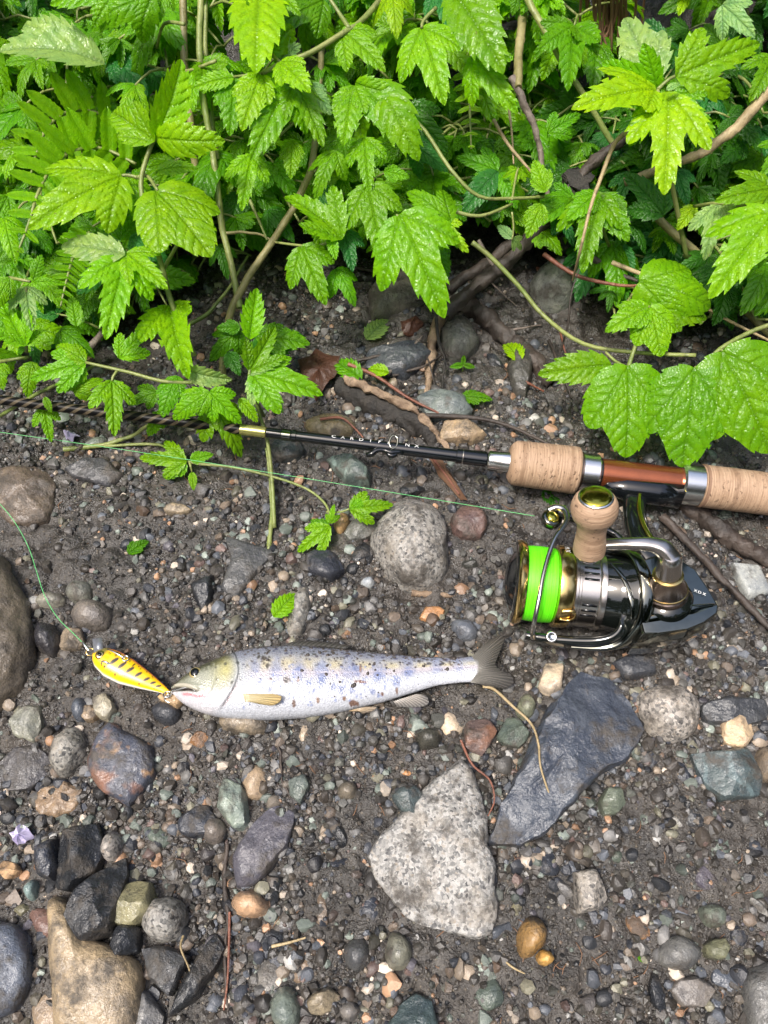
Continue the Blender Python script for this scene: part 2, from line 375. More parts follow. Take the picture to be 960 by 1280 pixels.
def ell(label, u, v, a, b, h, col, rot=0, kind='r', mat='stone', name=None, **kw):
    rnd = random.Random(sum(map(ord, label))+3); k = 9 if kind == 'r' else rnd.choice((5, 6, 6, 7)); P = []
    for i in range(k):
        t = 2*math.pi*(i+(rnd.uniform(-.22, .22) if kind != 'r' else rnd.uniform(-.1, .1)))/k; q = rnd.uniform(.88, 1.08) if kind == 'r' else rnd.uniform(.9, 1.22)
        x, y = a*q*math.cos(t), b*q*math.sin(t); c, s = math.cos(R(rot)), math.sin(R(rot)); P.append((u+x*c-y*s, v+x*s+y*c))
    kw.setdefault('facets', 0 if kind == 'r' else 5); kw.setdefault('sharp', 0 if kind == 'r' else .7); kw.setdefault('flat', 2.1 if kind == 'r' else 3.0)
    return stone(label, P, h, col, mat, name=name or ('pebble' if max(a, b) < 24 else 'stone'), **kw)

def hand_stones():
    S = stone; E = ell
    S('large pale speckled granite stone shaped like a blunt triangle, below the trout', [(574,950),(590,962),(601,992),(612,1060),(621,1128),(613,1162),(590,1177),(545,1168),(502,1140),(482,1110),(459,1068),(492,1030),(532,985)], 11, (.50,.50,.50), 'granite', 4.2, 1.05, 4, .6)
    S('large blue-black slate slab with a chipped rippled face, below the reel', [(722,846),(757,850),(786,880),(799,916),(776,954),(738,980),(706,1012),(674,1044),(645,1059),(611,1057),(622,1020),(642,985),(662,930),(686,888)], 17, (.05,.062,.085), 'stone', 4.6, 1.1, 6, .9)
    S('pinkish cream speckled round stone beside the large blue-black slate slab', [(794,872),(820,858),(855,862),(874,886),(869,914),(845,929),(810,917)], 15, (.62,.53,.45), 'granite', 2.4, .6)
    S('blue-green veined angular stone near the right edge of the bank', [(862,945),(930,937),(949,974),(946,996),(900,1002),(876,978)], 13, (.075,.105,.115), 'vein', 3.4, .6, 4, .8)
    E('small lumpy tan and white stone between pink speckled stone and bank edge', 918, 917, 20, 18, 10, (.5,.39,.26), 20, 'a')
    S('tall domed grey-brown boulder half buried between rod and trout', [(470,660),(490,634),(520,627),(548,640),(562,672),(558,715),(535,738),(500,736),(478,712),(464,685)], 22, (.27,.24,.2), 'granite', 2.2, 1.0)
    S('big brown-grey boulder cut off by the frame, left of the yellow lure', [(-90,700),(-20,690),(20,722),(40,780),(46,828),(30,862),(-10,890),(-90,905)], 21, (.135,.118,.095), 'stone', 2.6, 1.1)
    S('long smooth tan slab lying upright under black slates, lower corner', [(68,1125),(90,1128),(112,1170),(158,1188),(180,1216),(172,1300),(82,1300),(68,1210)], 15, (.33,.265,.175), 'stone', 3.2, .35)
    S('black bladed slate leaning on the smooth tan slab', [(86,1150),(100,1112),(158,1073),(162,1110),(146,1168),(104,1182),(88,1168)], 20, 'black', 'stone', 3.2, .8, 5, .7)
    S('black blocky stone above the bladed slate', [(84,1036),(125,1030),(134,1066),(124,1094),(92,1116),(72,1110)], 18, 'black', 'stone', 3.2, .7, 5, .8)
    S('narrow dark stone squeezed left of the black blocky stone', [(50,1058),(74,1048),(80,1085),(72,1104),(53,1096)], 14, 'slate', 'stone', 3, .6, 4, .8)
    S('olive-green faceted stone touching the black bladed slate', [(160,1105),(190,1103),(197,1136),(172,1160),(147,1156)], 17, (.21,.205,.125), 'stone', 3, .5, 5, .7)
    E('grey salt-and-pepper stone right of the olive faceted stone', 208, 1150, 29, 29, 15, (.36,.34,.3), 10, 'r', 'granite')
    E('small black cube-like stone under the olive faceted stone', 160, 1176, 18, 22, 14, 'black', 30, 'a')
    S('dark pointed slate below the salt-and-pepper stone', [(180,1185),(210,1182),(240,1196),(216,1246),(190,1222)], 12, (.06,.064,.07), 'stone', 3.4, .6, 4, .8)
    S('long black slate splinter slanting beside the dark pointed slate', [(272,1166),(284,1186),(252,1246),(213,1272),(232,1222)], 12, 'black', 'stone', 3.2, .7, 4, .8)
    S('blue-grey slate plate cut off by the left edge at the bottom', [(-40,1158),(20,1154),(40,1182),(42,1226),(20,1266),(-40,1275)], 11, (.10,.12,.16), 'stone', 4, .5)
    S('grey wedge stone at the foot of the smooth tan slab', [(172,1235),(188,1240),(208,1270),(200,1295),(165,1292)], 10, (.16,.165,.17), 'stone', 3, .5, 3, .7)
    S('blue slate with rust-brown patches, below the lure', [(121,924),(140,904),(165,918),(193,935),(196,970),(166,1009),(131,991),(113,960)], 10, (.075,.085,.115), 'rust', 4, .8, 3, .5)
    E('egg-shaped speckled beige stone left of the rusty slate', 86, 941, 21, 35, 14, (.3,.27,.2), 25, 'r', 'granite')
    E('grey-green pointed stone under the big left boulder', 39, 905, 20, 23, 10, (.2,.21,.175), 15, 'a')
    E('flat dark grey stone sunk in mud at the left edge', 30, 962, 36, 30, 7, (.065,.065,.07), 0, 'a', flat=4)
    E('crumbly sandy brown lump left of the rusty slate foot', 76, 1002, 30, 21, 7, (.24,.175,.115), -15, 'a', rough=2)
    S('pale mint-green rough stone above the purple slate', [(280,974),(305,984),(313,1034),(296,1039),(273,1010)], 12, (.25,.31,.27), 'stone', 3, 1.2, 4, .6)
    S('purple-grey slate slab half covered with mud, left of the granite', [(345,1008),(370,1018),(362,1060),(322,1105),(296,1110),(292,1072),(310,1038)], 10, (.085,.085,.105), 'stone', 3.6, .7, 3, .5)
    E('small cream wedge pebble below the lure tail', 134, 886, 15, 17, 9, (.36,.34,.26), 0, 'a')
    E('two-tone bluish pebble left of the cream wedge', 102, 888, 11, 14, 8, 'bluegrey', 0, 'r')
    E('small buff pebble leaning on the two-tone bluish pebble', 114, 894, 12, 10, 7, 'tan', 0, 'a')
    E('smooth black oval stone under the lure tail', 209, 893, 20, 15, 8, (.04,.045,.055), 5, 'r')
    E('honey coloured flat pebble at the trout\'s mouth', 218, 877, 17, 10, 10, (.4,.29,.17), 15, 'a')
    E('long tan stone lying against the trout belly', 305, 906, 33, 14, 9, (.24,.205,.155), 5, 'r')
    E('upright long oval striped stone above the trout back', 375, 766, 15, 34, 10, (.19,.175,.135), 12, 'r', 'granite')
    S('flat dark wedge of slate between dome boulder and left mud', [(284,674),(343,694),(322,722),(296,753),(275,742),(290,702)], 7, (.07,.074,.078), 'stone', 4.5, .5, 2, .7)
    E('broad grey-brown stone above the lure head', 117, 771, 28, 19, 12, (.17,.155,.14), 10, 'r')
    E('round grey-green pebble above the broad grey-brown stone', 102, 742, 18, 15, 9, (.18,.19,.165), 0, 'r')
    E('flat pale stone beside the green line near the boulder', 65, 753, 21, 10, 7, (.24,.24,.2), 0, 'r')
    E('dark glossy upright pebble against the big left boulder', 62, 801, 16, 23, 12, (.035,.035,.04), -15, 'r')
    E('beige block pebble left of the lure head', 92, 804, 17, 15, 9, (.24,.2,.15), 0, 'a')
    S('black crooked slate chip right of the broad grey-brown stone', [(240,735),(268,722),(266,755),(256,772),(244,750)], 9, 'black', 'stone', 3, .8, 4, .8)
    E('knobbly tan-orange stone above the bottom rootlet', 314, 1131, 23, 17, 12, (.42,.28,.18), 10, 'r', rough=1.6)
    E('dark grey rounded wedge below the granite', 447, 1193, 18, 24, 11, (.075,.08,.085), 10, 'r')
    E('greenish-grey egg pebble under the granite tip', 498, 1190, 19, 26, 12, (.2,.205,.165), 0, 'r')
    E('jade-grey oval stone at the bottom edge', 358, 1262, 21, 30, 13, (.15,.185,.165), 0, 'r')
    E('sandy faceted pebble right of the jade-grey oval', 403, 1253, 20, 17, 11, (.23,.2,.145), -20, 'a')
    E('dull grey round pebble right of the sandy faceted pebble', 437, 1263, 14, 13, 7, (.15,.145,.14), 0, 'r')
    S('dark green-blue cracked rock at the bottom middle edge', [(482,1290),(500,1255),(520,1240),(540,1250),(548,1290)], 10, (.05,.075,.08), 'stone', 3, .6, 4, .6)
    S('cream angular stone standing alone in lower right gravel', [(715,1091),(741,1086),(757,1124),(745,1138),(720,1143),(717,1118)], 14, (.56,.47,.38), 'granite', 3.4, .4, 4, .8)
    E('ochre-brown rounded stone below the slate slab', 664, 1171, 18, 26, 12, (.28,.175,.07), 15, 'r')
    E('bright ochre crumb next to the ochre-brown stone', 680, 1197, 11, 11, 8, (.55,.33,.1), 0, 'r', rough=2)
    S('smooth grey slab cut off by the lower right corner', [(926,1226),(950,1205),(1000,1195),(1000,1300),(940,1300)], 12, (.14,.145,.145), 'stone', 3.5, .4)
    E('brown and blue two-faced stone below the trout tail', 597, 920, 20, 23, 13, (.15,.11,.1), 0, 'a', 'rust')
    E('mossy green block pebble right of the two-faced stone', 640, 919, 18, 18, 10, 'green', 0, 'a')
    E('green-tan egg pebble beside the slate slab top', 657, 886, 13, 17, 10, (.25,.27,.19), 10, 'r')
    S('cream chipped stone below the reel bail wire', [(680,832),(702,832),(700,866),(684,872),(671,862)], 12, (.55,.47,.36), 'stone', 3.2, .6, 4, .8)
    S('wide dark slate ridge behind the pink speckled stone', [(872,884),(905,872),(955,876),(958,900),(925,912),(880,905)], 9, (.05,.055,.062), 'stone', 3.4, .7, 4, .6)
    S('dark low stone between slate slab and reel', [(762,832),(785,820),(815,826),(818,845),(780,852)], 8, (.055,.062,.075), 'stone', 3.2, .6, 4, .7)
    E('green faceted pebble right of the slate slab foot', 763, 1004, 17, 18, 11, (.115,.14,.11), 0, 'a')
    E('brown round stone at the right edge below tan lump', 955, 958, 18, 24, 12, (.2,.165,.125), 0, 'r')
    E('big translucent-grey rounded stone low on the right', 848, 1192, 27, 23, 10, (.13,.135,.135), 0, 'r')
    E('sage green pebble above the translucent-grey stone', 889, 1145, 18, 15, 9, (.15,.18,.15), 10, 'r')
    E('olive pebble right of the translucent-grey stone', 893, 1187, 15, 15, 9, (.17,.18,.12), 0, 'a')
    E('dull brown stone below the translucent-grey stone', 860, 1240, 26, 21, 8, (.16,.15,.14), 0, 'a', flat=3.6)
    E('white-pink mottled pebble above the black blocky stone', 142, 1060, 14, 20, 11, (.55,.46,.4), 10, 'r', 'granite')
    E('peach coloured pebble at the left edge beside petals', 16, 1088, 14, 12, 8, (.5,.34,.2), 0, 'a')
    E('turquoise-grey pebble under the peach pebble', 42, 1113, 9, 14, 8, (.17,.24,.24), 10, 'r')
    S('grey-brown rock behind the clearing, under hanging leaves', [(460,372),(480,354),(522,343),(540,374),(502,390),(466,402)], 17, (.15,.145,.125), 'stone', 3, .6, 4, .5)
    E('smooth grey rock with flat face in the twig clearing', 572, 428, 26, 30, 13, (.105,.11,.10), 0, 'r')
    E('pale grey upright rock half hidden by the right leaves', 692, 362, 30, 28, 26, (.25,.27,.25), 0, 'r')
    E('dark upright stone between roots near the rod grip', 648, 468, 16, 30, 12, (.06,.06,.055), 0, 'a')
    S('teal faceted stone between rod shaft and green line', [(408,576),(440,572),(463,594),(462,611),(432,606)], 12, (.11,.145,.135), 'vein', 3, .5, 4, .8)
    E('teal-grey wedge behind the rod near the broken bark', 558, 512, 34, 17, 11, (.14,.17,.17), 10, 'a')
    E('orange-brown pebble right of dome boulder foot', 540, 771, 17, 10, 7, 'orange', -15, 'a')
    E('bluish striped oval pebble under the spool', 581, 790, 19, 13, 9, (.10,.115,.14), 25, 'r')
    S('pale grey flat chip right of the reel body', [(910,706),(945,711),(960,745),(930,753)], 7, (.33,.36,.36), 'stone', 4, .4, 2, .9)
    E('reddish brown block right of the dome boulder', 587, 657, 22, 20, 11, (.12,.08,.072), 0, 'a')
    E('black shiny stone left of dome boulder', 408, 712, 26, 17, 10, (.03,.034,.045), 20, 'a')
    E('dark grey wedge under the seedling leaf', 452, 664, 22, 15, 9, (.085,.09,.085), -25, 'a')
    E('little white oval pebble left of dome boulder foot', 460, 731, 10, 7, 6, (.42,.46,.48), -10, 'r')
    E('dark lumpy stone half sunk above left mud', 118, 592, 33, 17, 8, (.055,.058,.065), 5, 'a')
    E('muddy brown lump below the line at the left edge', 30, 620, 45, 38, 10, (.12,.098,.078), 0, 'r', rough=2.0)
    E('mottled brown stone behind the rod ring', 415, 535, 32, 15, 7, (.2,.17,.1), 5, 'r')
    E('slate-blue stone behind the dark wet leaf litter', 500, 455, 42, 22, 12, (.05,.058,.07), -5, 'a')
    E('dark teal chip at the foot of the creeping vine', 360, 565, 20, 17, 10, (.06,.075,.08), 0, 'a')
    E('rusty boulder bit behind the cork foregrip', 575, 545, 30, 14, 10, (.3,.23,.15), 5, 'a')
    E('cream oval pebble above the yellow-green seedling', 222, 640, 17, 7, 6, (.42,.34,.22), 3, 'a')
    E('tawny pebble between seedling leaves', 427, 657, 9, 14, 8, (.4,.26,.12), 20, 'r')
    E('speckled green-grey stone sunk right of mud patch', 375, 985, 15, 20, 7, (.10,.125,.12), 0, 'a')
    E('round bronze-grey pebble left of granite top', 434, 990, 13, 13, 8, (.15,.135,.11), 0, 'r')
    E('dark teal rough stone at granite upper edge', 510, 1000, 22, 18, 10, (.075,.1,.105), 0, 'a')
    E('dark pebble pair stone above granite point', 535, 925, 17, 14, 9, (.06,.06,.05), 0, 'r')
    E('flat grey shadowed stone under purple slate edge', 250, 1030, 24, 22, 9, 'slate', 0, 'a')
    E('grey-brown rounded pebble right of black wedge', 268, 1040, 16, 17, 9, (.15,.135,.12), 0, 'r')
hand_stones()

# keep-out boxes of the trout, reel, rod, lure for loose pebbles
KEEP = [(430, 850, 215, 44), (715, 742, 75, 75), (845, 745, 60, 50), (165, 840, 42, 22)]
for k in range(24): KEEP.append((k*42, 500+k*5.1, 24, 12))
for k in range(9): KEEP.append((640+k*42, 578+k*5.2, 24, 26))
def veg_line(u): return float(np.interp(u, [0, 130, 200, 300, 345, 420, 560, 600, 680, 740, 830, 960], [500, 500, 520, 520, 400, 372, 385, 330, 345, 500, 560, 560]))
PEB = []
def pebble_mesh(i, angular):
    bm = bmesh.new(); bmesh.ops.create_icosphere(bm, subdivisions=3 if not angular else 3, radius=1.0); rnd = random.Random(i+50)
    sx, sy, sz = rnd.uniform(.85, 1.15), rnd.uniform(.62, .95), rnd.uniform(.45, .75)
    pl = [(Vector((rnd.gauss(0, 1), rnd.gauss(0, 1), rnd.gauss(0, .8))).normalized(), rnd.uniform(.52, .82)) for _ in range(11 if angular else 4)]
    for v in bm.verts:
        p = v.co.copy(); p += noise.noise_vector(p*1.1+Vector((i*9, 0, 0)))*(.22 if angular else .18)
        for nn, d in pl:
            e = p.dot(nn)-(d if angular else d+.14)
            if e > 0: p -= nn*e*(1 if angular else .8)
        p += noise.noise_vector(p*4+Vector((i, 3, 0)))*.035
        v.co = Vector((p.x*sx, p.y*sy, p.z*sz))
    me = bpy.data.meshes.new('pebble'); bm.to_mesh(me); bm.free(); me.shade_smooth()
    if angular: me.set_sharp_from_angle(angle=R(24))
    me.materials.append(M['stone']); return me
PAL = [('slate', 16, 'slate-blue'), ('black', 13, 'black'), ('bluegrey', 12, 'blue-grey'), ('grey', 16, 'grey'), ('green', 11, 'green-grey'), ('palegreen', 5, 'pale green'), ('tan', 10, 'tan'),
       ('cream', 6, 'cream'), ('orange', 4, 'orange'), ('brown', 10, 'brown'), ('red', 5, 'reddish'), ('pale', 4, 'pale grey'), ('purple', 4, 'purplish'), ('olive', 6, 'olive')]
LAND = [(225, 860, 'trout head'), (430, 850, 'trout belly'), (610, 830, 'trout tail'), (165, 840, 'yellow lure'), (665, 730, 'green spool'), (850, 750, 'reel body'), (745, 650, 'cork handle knob'), (680, 582, 'cork foregrip'),
        (550, 1070, 'big granite stone'), (700, 950, 'big slate slab'), (832, 893, 'pink speckled stone'), (905, 970, 'blue-green veined stone'), (515, 680, 'dome boulder'), (30, 800, 'left boulder'), (120, 1240, 'tan slab'),
        (110, 1120, 'black bladed slate'), (172, 1132, 'olive faceted stone'), (155, 955, 'rusty slate'), (325, 1060, 'purple slate'), (295, 1005, 'mint stone'), (735, 1115, 'lone cream stone'), (665, 1175, 'ochre stone'),
        (848, 1192, 'translucent-grey stone'), (950, 1250, 'corner slab'), (358, 1262, 'jade oval stone'), (498, 1190, 'greenish egg pebble'), (310, 710, 'flat slate wedge'), (375, 766, 'long striped stone'), (400, 670, 'creeping seedling'),
        (220, 580, 'yellow-green seedling'), (490, 565, 'hook keeper'), (320, 540, 'olive rod ring'), (500, 520, 'broken bark'), (935, 730, 'pale flat chip'), (40, 620, 'muddy lump'), (20, 1210, 'left slate plate'),
        (580, 455, 'three-leaf sprout'), (470, 414, 'fallen pale leaf'), (355, 756, 'fallen green leaf'), (597, 920, 'two-faced stone'), (447, 1193, 'dark grey wedge'), (314, 1131, 'knobbly tan-orange stone')]
def pebbles():
    meshes = [(pebble_mesh(i, i % 3 != 1), i % 3 != 1) for i in range(16)]; rnd = random.Random(4); used = {}
    wts = [p[1] for p in PAL]; n = 0; tries = 0
    target = 212
    while n < target and tries < 20000:
        tries += 1
        u, v = rnd.uniform(-8, 968), rnd.uniform(395, 1288)
        if v < veg_line(u)+4: continue
        r = 6.5+9*rnd.random()**2.2 if n > 60 else rnd.uniform(10, 19)
        if u < 260 and 620 < v < 740 and rnd.random() < .7: continue
        if any(((u-a)/(b2+r*.75))**2+((v-b)/(c2+r*.75))**2 < 1 for a, b, b2, c2 in OCC+KEEP): continue
        col = rnd.choices(PAL, wts)[0]; me, ang = rnd.choice(meshes)
        p = atg(u, v); rr = r/2400*1.06
        lu, lv, land = min(LAND, key=lambda q: (q[0]-u)**2+(q[1]-v)**2)
        cands = sorted(LAND, key=lambda q: (q[0]-u)**2+(q[1]-v)**2)[:5]; lab = None
        for far in ('close', 'farther'):
            for lu, lv, land in cands:
                du, dv = u-lu, v-lv; dr = ('right of' if du > 0 else 'left of') if abs(du) > abs(dv) else ('below' if dv > 0 else 'above')
                lab = f"{'small' if r < 10 else 'medium'} {col[2]} {'angular' if ang else 'rounded'} pebble {'' if far == 'close' else 'some way '}{dr} the {land}"
                if lab not in used: break
            if lab not in used: break
        if lab in used: continue
        used[lab] = 1
        o = bpy.data.objects.new('pebble', me); COL.objects.link(o)
        o.location = (p.x, p.y, p.z+rr*rnd.uniform(-.08, .2)); o.rotation_euler = (rnd.uniform(-.35, .35), rnd.uniform(-.35, .35), rnd.uniform(0, 6.28)); s = rr*rnd.uniform(.95, 1.15); o.scale = (s, s, s)
        f = rnd.uniform(.5, 1.15); o.color = (*[min(.75, x*f) for x in C[col[0]]], 1)
        tag(o, lab, 'pebble', 'pebbles scattered over the mud'); OCC.append((u, v, r, r*.85)); n += 1
    print('pebbles', n)
pebbles()
def ico(sub):
    bm = bmesh.new(); bmesh.ops.create_icosphere(bm, subdivisions=sub, radius=1.0); bm.verts.ensure_lookup_table()
    v = np.array([x.co[:] for x in bm.verts]); f = np.array([[q.index for q in t.verts] for t in bm.faces]); bm.free(); return v, f
def grains(name, label, N, sub, rmin, rmax, pw, lift, bright, earth=.5):
    V0, F0 = ico(sub); g = RNG
    N = int(N*1.42); u = g.uniform(-230, 1190, N*3); v = g.uniform(330, 1390, N*3)
    ang = np.arctan2((640-v)/FPX, 1); a = (u-480)/FPX; b = -(v-640)/FPX
    dz = b*ST-CT; t = -CAMZ/dz; x = a*t; y = (b*CT+ST)*t
    dens = .22+.78*sstep(-.09, .10, fbm(x*19, y*19, 6, 3)); mudp = 1-.6*sstep(300, 60, u)*sstep(590, 640, v)*sstep(780, 720, v)
    ok = g.random(N*3) < dens*mudp*np.clip(t/.42, .6, 1.5)*.8
    x = x[ok][:N]; y = y[ok][:N]; N = len(x)
    r = rmin+(rmax-rmin)*g.random(N)**pw
    z = gheight(x, y)+r*lift
    q = g.normal(size=(N, 4)); q /= np.linalg.norm(q, axis=1)[:, None]; w, i, j, k = q.T
    Rm = np.stack([np.stack([1-2*(j*j+k*k), 2*(i*j-k*w), 2*(i*k+j*w)], -1), np.stack([2*(i*j+k*w), 1-2*(i*i+k*k), 2*(j*k-i*w)], -1), np.stack([2*(i*k-j*w), 2*(j*k+i*w), 1-2*(i*i+j*j)], -1)], 1)
    s = g.uniform(.6, 1.15, (N, 1, 3)); P = V0[None]*s*(1+g.normal(0, .12 if sub == 1 else .045, (N, len(V0), 1)))
    for _ in range(3 if sub == 1 else 6):
        nn = g.normal(size=(N, 1, 3)); nn /= np.linalg.norm(nn, axis=2, keepdims=True); e = np.maximum((P*nn).sum(2)-g.uniform(.45, .85, (N, 1)), 0); P = P-nn*e[..., None]
    P = np.einsum('nij,nkj->nki', Rm, P); P[:, :, 2] *= .8
    P = P*r[:, None, None]+np.stack([x, y, z], -1)[:, None]
    cols = np.array([C[p[0]] for p in PAL]); pr = np.array([p[1] for p in PAL], float); pr[[6, 7, 11]] *= bright; pr /= pr.sum()
    tint = cols[g.choice(len(PAL), N, p=pr)]*g.uniform(.5, 1.25, (N, 1)); mk = (g.random((N, 1)) < earth)*g.uniform(.75, 1, (N, 1)); tint = tint*.72+tint.mean(1, keepdims=True)*.28; tint = tint*(1-mk)+np.array([.035, .0315, .0275])*g.uniform(.4, 1.7, (N, 1))*mk; tint = np.repeat(np.clip(tint, .015, .75)[:, None], len(V0), 1).reshape(-1, 3)
    F = (F0[None]+np.arange(N)[:, None, None]*len(V0)).reshape(-1, 3)
    me = np_mesh(name, P.reshape(-1, 3), F, tint); me.materials.append(M['grain']); me.shade_smooth(); me.set_sharp_from_angle(angle=R(27))
    tag(link(name, me), label, None, None, 'stuff')
grains('fine_gravel', 'fine wet sand and grit over the mud', 30000, 1, .0004, .0014, 1.7, .2, .8, .74)
grains('small_gravel', 'small mixed gravel pressed into the mud', 11500, 1, .0011, .0029, 1.7, .25, .6, .6)
grains('coarse_gravel', 'coarser little pebbles among the gravel', 3300, 2, .0023, .0046, 1.6, .0, .6, .42)

# ------------------------------------------------------------------ the wood round the stream, seen only in the wet and polished surfaces
def riverside_wood():
    g = RNG; b = MB(); V = []; F = []
    for k in range(26):
        a = k/26*6.283+g.uniform(-.09, .09); d = g.uniform(6.5, 9.5); h = g.uniform(5.5, 9.0); cx, cy = math.cos(a)*d, math.sin(a)*d
        b.tube([(cx, cy, -.2), (cx+g.uniform(-.3, .3), cy, h*.45), (cx, cy, h*.9)], [.2, .14, .03], 8, 2)
        n = 330; q = g.normal(size=(n, 3)); q /= np.linalg.norm(q, axis=1)[:, None]; rr = g.random(n)**.4; c = np.stack([cx+q[:, 0]*rr*1.6, cy+q[:, 1]*rr*1.6, h*.56+q[:, 2]*rr*h*.46], -1)
        e1 = g.normal(size=(n, 3))*.22; e2 = g.normal(size=(n, 3))*.22; k0 = len(V)*1; base = sum(len(x) for x in V); V.append(np.stack([c-e1-e2, c+e1-e2*.4, c+e1*.5+e2, c-e1*.6+e2], 1).reshape(-1, 3)); F.append(base+np.arange(n*4).reshape(-1, 4))
    me = np_mesh('riverside_wood', np.concatenate(V), np.concatenate(F)); me.materials.append(simple('wood_foliage', (.05, .095, .03), .6)); o = link('riverside_wood', me)
    tag(o, 'leafy wood standing round the stream bank, mirrored in wet surfaces', None, None, 'stuff'); t = b.build('wood_trunks', M['bark']); tag(t, 'bare trunks of the wood round the stream bank', None, None, 'stuff')
riverside_wood()

# ------------------------------------------------------------------ the trout
def interp_poly(tab, s): a = np.array(tab, float); return np.interp(s, a[:, 0], a[:, 1])
def smooth_tab(tab, xs):
    y = interp_poly(tab, xs); k = np.hanning(25); k /= k.sum(); yp = np.pad(y, 12, mode='edge'); return np.convolve(yp, k, 'valid')
def grid_obj(name, Pts, tint, mat, parent, close=True, uv=None):
    ny, nx = Pts.shape[:2]; j = np.arange(nx) if close else np.arange(nx-1)
    F = np.array([[i*nx+q, i*nx+(q+1) % nx, (i+1)*nx+(q+1) % nx, (i+1)*nx+q] for i in range(ny-1) for q in j])
    me = np_mesh(name, Pts.reshape(-1, 3), F, tint.reshape(-1, 3) if tint is not None else None); me.materials.append(mat); me.shade_smooth()
    return link(name, me, parent)
def mixc(c, col, m): return c*(1-m[..., None])+np.array(col)*m[..., None]
def build_trout():
    Z = .011
    t = thing('trout', atg(420, 855), 'silvery spotted trout lying on its side, head towards the lure', 'fish')
    TOP = [(214,860),(219,854),(228,846),(240,838.5),(256,830),(275,822),(300,813.5),(330,809),(370,807.5),(420,811.5),(470,816.5),(520,820.5),(560,822),(585,821),(602,819)]
    BOT = [(214,864),(219,870),(228,877),(240,883.5),(256,889.5),(275,894),(300,897),(340,897.5),(380,895),(411,891),(446,884),(482,875.5),(515,865.5),(545,856.5),(572,853),(602,852)]
    NU, NV = 420, 150
    us = 214+(602-214)*(np.linspace(0, 1, NU)**1.15); e = np.linspace(214, 602, 400)
    top = np.interp(us, e, smooth_tab(TOP, e)); bot = np.interp(us, e, smooth_tab(BOT, e)); top[0] = 860.5; bot[0] = 863.5
    mid = (top+bot)/2; hb = (bot-top)/2/2430.*.945
    P0 = np.array([atg(u, m, 0)[:] for u, m in zip(us, mid)]); P0 = np.array([at(u, m, Z)[:] for u, m in zip(us, mid)])
    up = np.array([0, 1, 0.]); s = (us-214)/388
    th = hb*np.interp(s, [0, .03, .12, .3, .55, .8, 1], [.7, .75, .72, .66, .6, .5, .32])
    an = np.linspace(0, 2*np.pi, NV, endpoint=False)   # 0 = dorsal, pi/2 = flank that faces up
    A, S = np.meshgrid(an, s); U = us[:, None]+0*A; hh = np.cos(A); Vp = mid[:, None]-hh*((bot-top)/2)[:, None]
    rz = np.sin(A); zz = np.sign(rz)*np.abs(rz)**.9*th[:, None]
    # relief: gill cover, mouth slit, cheek, lateral line, scales are in the material
    gill_u = 302-((Vp-850)/40)**2*22; g = U-gill_u; face = (rz > .05)
    zz = zz+face*(.0012*np.exp(-np.clip(-g, 0, 99)/7)*(g < 0)*sstep(815, 828, Vp)*sstep(893, 884, Vp))
    preop = np.abs(U-(272-((Vp-852)/30)**2*12)); zz -= face*.00035*np.exp(-(preop/2.2)**2)*sstep(836, 845, Vp)
    mouth_v = 862.8+np.interp(U, [214, 225, 240, 253], [0, .6, 2.6, 6.0]); dm = np.abs(Vp-mouth_v); open_w = np.interp(U, [214, 232, 250, 258], [2.4, 2.1, 1.4, .8])
    slit = np.exp(-(dm/open_w)**2)*sstep(256, 248, U)*(rz > 0)
    zz -= slit*np.minimum(.0022, np.abs(zz)*.75)
    zz += face*.0007*np.exp(-((Vp-(mouth_v-4))/2.6)**2)*sstep(262, 250, U)*sstep(216, 224, U)
    eye = np.hypot(U-246, Vp-847); zz += face*.0008*np.exp(-(eye/11)**2)
    Pts = P0[:, None]+up*(hh*hb[:, None])[..., None]; Pts[..., 2] = Z+zz
    # skin
    n1 = fbm(U*.05, Vp*.05, 1); n2 = fbm(U*.35, Vp*.35, 2); hv = hh
    c = np.zeros(U.shape+(3,)); c[:] = (.38, .40, .435)
    c = mixc(c, (.49, .51, .555), sstep(.1, -.55, hv)); c = mixc(c, (.20, .215, .275), sstep(.25, .72, hv)*.9); c = mixc(c, (.07, .07, .065), sstep(.84, .99, hv+.1*n2))
    c = mixc(c, (.50, .44, .27), np.exp(-((hv-.30)/.2)**2)*sstep(-.2, .15, n1+.08)*.85*sstep(300, 330, U)); c = mixc(c, (.52, .40, .46), np.exp(-((hv-.02)/.16)**2)*.35*sstep(300, 340, U))
    def spot(u, v, a, b, col, k=.9, soft=.35):
        nonlocal c
        d = np.hypot((U-u)/a, (Vp-v)/b)+.9*n2; c = mixc(c, col, sstep(1+soft, 1-soft, d)*k*(rz > -.2))
    rnd = random.Random(3)
    for u, v, a, b in [(322,846,5,9),(348,848,5,10),(376,850,6,10),(404,852,6,11),(437,846,6,11),(473,846,7,11),(510,842,7,9),(545,840,5,7),(572,838,4,6)]: spot(u, v-4, a+2, b+2, (.21, .25, .40), .65, .6)
    for u, v, a in [(405,857,5),(418,865,3.5),(428,868,4),(388,862,3),(395,870,2.5),(473,850,5),(496,856,5),(352,880,2.5),(342,870,2.5),(375,846,3),(440,868,3),(330,860,2.5),(466,868,3),(447,845,6),(510,844,5),(455,858,3)]: spot(u, v, a, a*1.15, (.15, .19, .35), .75)
    for _ in range(120):
        u = rnd.uniform(310, 500); v = np.interp(u, us, top)+rnd.uniform(.35, .93)*np.interp(u, us, bot-top); spot(u, v, rnd.uniform(.8, 1.7), rnd.uniform(.9, 1.9), (.2, .25, .44), .7)
